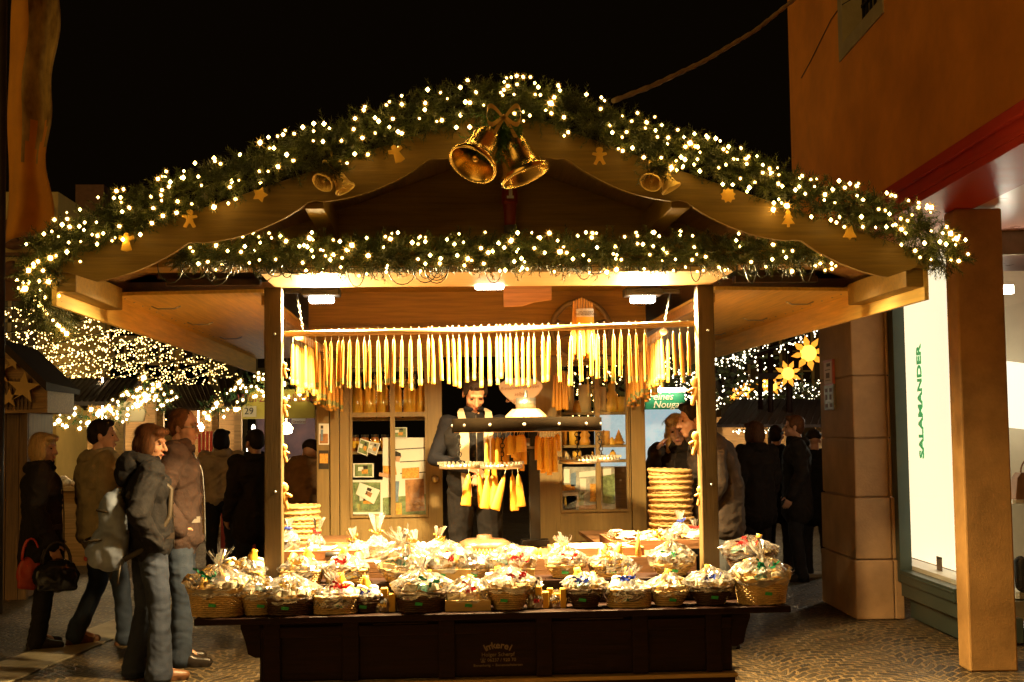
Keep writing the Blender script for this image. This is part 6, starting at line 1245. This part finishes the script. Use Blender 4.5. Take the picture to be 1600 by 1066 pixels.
H_brn = mat('brown_hair', (.10, .042, .017), .6, var=.45, scale=30, stretch=(4, 4, .6), spec=.25); H_red = mat('reddish_brown_hair', (.11, .045, .018), .6, var=.35, scale=30, spec=.2); H_bl = mat('blonde_hair', (.58, .36, .13), .45, var=.3, scale=30, stretch=(4, 4, .6)); H_dk = mat('dark_hair', (.02, .012, .008), .6, var=.3, scale=30, spec=.15)
S_tan = mat('tan_leather', (.13, .055, .022), .45, var=.2); S_blk = mat('black_leather', (.025, .018, .014), .3, var=.2)
L1 = atz(233, 1046); L1 = Vector((at(233, 700, 8.35).x, 8.35, 0))
w1, J, f1 = person('woman in black hooded jacket and flared jeans wearing a grey backpack', L1, -66, 1.70, dict(wR=(.205, -.01, .94), eR=(.305, -.13, 1.14), wL=(-.205, -.01, .94), eL=(-.29, -.12, 1.14), kR=(.12, .05, .48), aR=(.15, .05, .085), aL=(-.1, -.06, .085), kL=(-.1, .0, .48)), C_blk, T_jean, S_tan, H_brn, 'bob', (-34, -8, 0), .86, 1.12, .0085, flare=1.32, hood=True, seed=3, male=False, hands=True)
# backpack
bp0 = thing('backpack', 'grey backpack worn by the woman in the black hooded jacket', 'backpack', wpt(w1, f1, (.02, -.215, 1.01)))
c = MB(); c.ell((0, -.03, .10), (.12, .09, .17)); c.ell((0, -.05, -.10), (.165, .12, .15)); c.ell((0, -.0, .0), (.14, .075, .25)); c.ell((0, -.12, -.13), (.13, .075, .10)); c.cap((-.03, 0, .27), (.03, 0, .27), .025)
remesh('pack_bag', c, [mat('grey_nylon', (.22, .26, .36), .45, var=.12, scale=8, bump=.2, bscale=200)], bp0, .009, 4, .009, 4, .9)
c = MB(); c.tube([(.118*math.cos(a)*1.05, -.12-.085*math.sin(a), -.045+.01*math.cos(a*2)) for a in [math.pi*k/14 for k in range(15)]], .009, 6); c.build('zip', M_blk, bp0, o=(0, 0, 0)).location = (0, 0, 0); c = MB(); c.tube([(.11*math.cos(a), -.03-.095*math.sin(a), .13+.02*math.sin(a)) for a in [math.pi*k/14 for k in range(15)]], .009, 6); c.build('zip', M_blk, bp0, o=(0, 0, 0)).location = (0, 0, 0)
c = MB(); c.box(-.045, .045, -.204, -.196, -.175, -.15); o = c.build('red_label', mat('red_patch', (.35, .04, .03), .6, var=0), bp0, o=(0, 0, 0)); o.location = (0, 0, 0)
for s in (-1, 1):
    c = MB(); c.tube([(.09*s, .05, .23), (.12*s, .12, .36), (.135*s, .22, .375), (.14*s, .32, .28), (.15*s, .31, .1), (.15*s, .2, -.08), (.13*s, .02, -.17)], .019, 8); c.tube([(.13*s, -.0, -.2), (.14*s, -.02, -.32)], .006, 5); o = c.build('shoulder_strap', M_blk, bp0, o=(0, 0, 0)); o.location = (0, 0, 0)
bp0.rotation_euler = w1.rotation_euler
L2 = Vector((at(281, 700, 8.85).x, 8.85, 0))
person('man with glasses and brown jacket standing behind the woman with the backpack', L2, -82, 1.83, dict(wR=(.205, .0, .94), eR=(.30, -.12, 1.14), wL=(-.205, .0, .94), eL=(-.30, -.12, 1.14), aR=(.12, .03, .085), hd=(0, .03, 1.605)), C_brn, T_jeanb, S_blk, H_red, 'receding', (-22, -4, 0), .80, 1.1, .009, seed=8, glasses=True)
L3 = Vector((at(66, 700, 9.7).x, 9.7, 0))
w3, J3, f3 = person('blonde woman in a long dark coat carrying bags at the left edge', L3, -70, 1.66, dict(wR=(.27, .06, .86), wL=(-.24, .1, .87)), C_dk, T_dk, S_blk, H_bl, 'bob', (-30, -3, 0), .62, 1.15, .011, coat=True, seed=12, male=False)
def hbag(label, p, w_, h_, mm, hm):
    t = thing('hand_bag', label, 'bag', p); c = MB(); c.ell((0, 0, -h_*.5), (w_*.5, w_*.24, h_*.5)); c.box(-w_*.42, w_*.42, -w_*.16, w_*.16, -h_*.95, -h_*.3); remesh('bag_body', c, [mm], t, .012, 3, .008, 3)
    for s in (-1, 1): c = MB(); c.tube([(w_*.3*math.cos(a), s*w_*.12, -h_*.12+.16*math.sin(a)) for a in [math.pi*k/10 for k in range(11)]], .008, 6); o = c.build('handle', hm, t, o=(0, 0, 0)); o.location = (0, 0, 0)
    t.rotation_euler = (0, 0, R_(25)); return t
ph = wpt(w3, f3, (.27, .09, .80)); hbag('shiny black handbag carried by the blonde woman', ph+Vector((.02, -.03, -.06)), .34, .25, mat('patent_black', (.015, .013, .012), .18, var=.1), M_blk)
ph = wpt(w3, f3, (-.24, .1, .8)); hbag('red carrier bag hanging beside the black handbag', at(48, 868, 9.5), .2, .26, mat('red_bag', (.40, .045, .015), .45, var=.15), M_red)
person('man in a beige jacket and jeans walking behind the woman with the backpack', Vector((at(158, 700, 9.75).x, 9.75, 0)), -55, 1.76, dict(wR=(.25, .12, .92), aR=(.12, .16, .085), kR=(.115, .12, .48), aL=(-.12, -.14, .10)), C_beige, T_jeanb, S_tan, H_dk, 'short', (-30, 0, 0), .80, 1.2, .011, seed=15)
person('woman in a cream jacket and dark jeans seen from behind in the lane', Vector((at(346, 700, 14.2).x, 14.2, 0)), 12, 1.70, dict(wR=(.27, .12, .95), wL=(-.25, .14, .98)), C_cream, T_dk, S_blk, H_dk, 'bob', (-25, 0, 0), .90, 1.08, .013, seed=18, male=False)
person('dark dressed person standing close behind the left post', Vector((at(398, 700, 11.6).x, 11.6, 0)), 30, 1.68, None, C_dk, T_dk, S_blk, H_dk, 'short', (10, 0, 0), .72, 1.12, .013, coat=True, seed=21)
person('person in brown coat and pale shawl bending at the left side of the stall', Vector((at(462, 700, 10.4).x, 10.4, 0)), -25, 1.66, dict(ch=(0, .10, 1.28), nk=(0, .19, 1.42), hd=(0, .27, 1.52), sL=(-.19, .12, 1.37), sR=(.19, .12, 1.37), eL=(-.25, .22, 1.13), eR=(.25, .22, 1.13), wL=(-.18, .42, 1.05), wR=(.18, .42, 1.05)), C_tan, T_dk, S_blk, H_dk, 'hat', (0, -25, 0), .70, 1.2, .011, coat=True, hood=True, seed=24, male=False, scarf=cloth('pale_shawl', (.50, .36, .22)))
# the stall keeper
L8 = Vector((at(741, 700, 8.85).x, 8.85, FZ))
w8, J8, f8 = person('stall keeper in a charcoal vest with a pale scarf, head bowed over the candles', L8, 184, 1.80, dict(hd=(0, .085, 1.60), nk=(0, .01, 1.47), sL=(-.185, 0, 1.385), sR=(.185, 0, 1.385), eR=(.285, .02, 1.14), wR=(.07, .25, 1.08), eL=(-.27, .03, 1.13), wL=(-.06, .27, 1.05)), C_vest, T_dk, S_blk, H_dk, 'short', (4, -38, 0), .88, .98, .0085, vest=C_navy, collar=False, seed=27, curl=.8, hn={'R': Vector((0, -.3, -1)), 'L': Vector((0, -.3, -1))})
for s in (-1, 1):
    c = MB(); pts = [Vector((.075*s, -.06, 1.495)), Vector((.098*s, .05, 1.47)), Vector((.092*s, .125, 1.40)), Vector((.082*s, .165, 1.28)), Vector((.085*s, .17, 1.15)), Vector((.075*s, .172, .98)), Vector((.068*s, .165, .88))]
    ln, _l = resample(pts, 26)
    for i in range(25):
        a, b_ = ln[i], ln[i+1]; wv = .018+.014*min(1, i/9); x = Vector((wv, 0, 0)); y = Vector((0, .006, 0)); c.hexa([a-x-y, a+x-y, a+x+y, a-x+y, b_-x-y, b_+x-y, b_+x+y, b_-x+y])
    o = c.build('scarf_end', mat('cream_towelling', (.58, .46, .30), .9, var=.1, bump=.5, bscale=120), o=(0, 0, 0)); o.data.transform(Matrix.Scale(f8, 4)); o.parent = w8
c = MB(); c.tube([(0, .128, 1.44), (0, .165, 1.33), (0, .172, 1.1)], .0035, 6); o = c.build('zip', M_steel, o=(0, 0, 0)); o.data.transform(Matrix.Scale(f8, 4)); o.parent = w8
L9 = Vector((at(1062, 700, 9.9).x, 9.9, 0))
person('woman with long blonde hair in a dark coat behind the stack of willow trays', L9, 150, 1.76, dict(wR=(.10, .26, 1.42), eR=(.24, .10, 1.16), hd=(0, .05, 1.60)), C_dk, T_dk, S_blk, H_bl, 'long', (12, -10, 8), .75, 1.05, .010, seed=30, male=False)
L10 = Vector((at(1124, 700, 9.05).x, 9.05, 0))
person('tall man in padded jacket and light jeans leaning in behind the right post', L10, 78, 1.86, dict(ch=(0, .05, 1.30), nk=(0, .10, 1.46), hd=(0, .185, 1.585), sL=(-.2, .05, 1.40), sR=(.2, .05, 1.40), eL=(-.26, .03, 1.14), wL=(-.24, .16, .94)), C_pad, T_jeanl, S_blk, H_dk, 'short', (14, -8, 0), .78, 1.22, .010, seed=33)
for px, Y, rz, H, jkt, hr, sty, lab in ((1180, 12.5, 25, 1.70, C_dk, H_brn, 'bob', 'dark coated person nearest to the right post in the crowd'), (1213, 13.5, -30, 1.66, C_blk, H_dk, 'short', 'dark coated person in the middle of the right lane crowd'), (1243, 12.8, 75, 1.76, C_dk, H_red, 'short', 'dark coated person with reddish hair in the right lane crowd'), (1272, 13.2, -10, 1.60, C_blk, H_dk, 'hat', 'dark coated person in a hat next to the stone pier')):
    person(lab, Vector((at(px, 700, Y).x, Y, 0)), rz, H, None, jkt, T_dk, S_blk, hr, sty, (0, 0, 0), .68, 1.1, .014, coat=True, seed=int(px))
# lettering and frames on the dark front
M_faint = mat('faded_sign_paint', (.17, .11, .06), .7, var=.2)
def fp(px, py): return at(px, py, 6.799)
cx = fp(778, 1010)
for k, chx in enumerate('Imkerei'):
    a = R_(-27+9*k); r_ = .135; p = cx+Vector((r_*1.15*math.sin(a), 0, r_*math.cos(a)-.13)); text_mesh('lettering', chx, .052, basis(p, (math.cos(a), 0, -math.sin(a)), (math.sin(a), 0, math.cos(a))), M_faint, st, ext=.0006, bold=.0012)
for s, z, sz in (('Holger Scherpf', -.045, .030), ('☎ 06237 / 920 70', -.075, .026), ('Bienenhonig  •  Bienenwachskerzen', -.103, .019)): text_mesh('lettering', s, sz, basis(cx+Vector((0, 0, z)), (1, 0, 0), (0, 0, 1)), M_faint, st, ext=.0006)
for px in (625, 932):
    p = fp(px, 970 if px < 700 else 962); text_mesh('lettering', 'HONIG', .026, basis(p+Vector((0, 0, .012)), (1, 0, 0), (0, 0, 1)), mat('very_faded_paint', (.12, .07, .04), .7, var=0), st, ext=.0006, space=1.6)
    b = MB(); b.box(p.x-.15, p.x+.15, 6.796, 6.799, p.z-.02, p.z-.014); b.build('painted_line', bpy.data.materials['very_faded_paint'], st)
bpy.data.scenes.remove(TS)
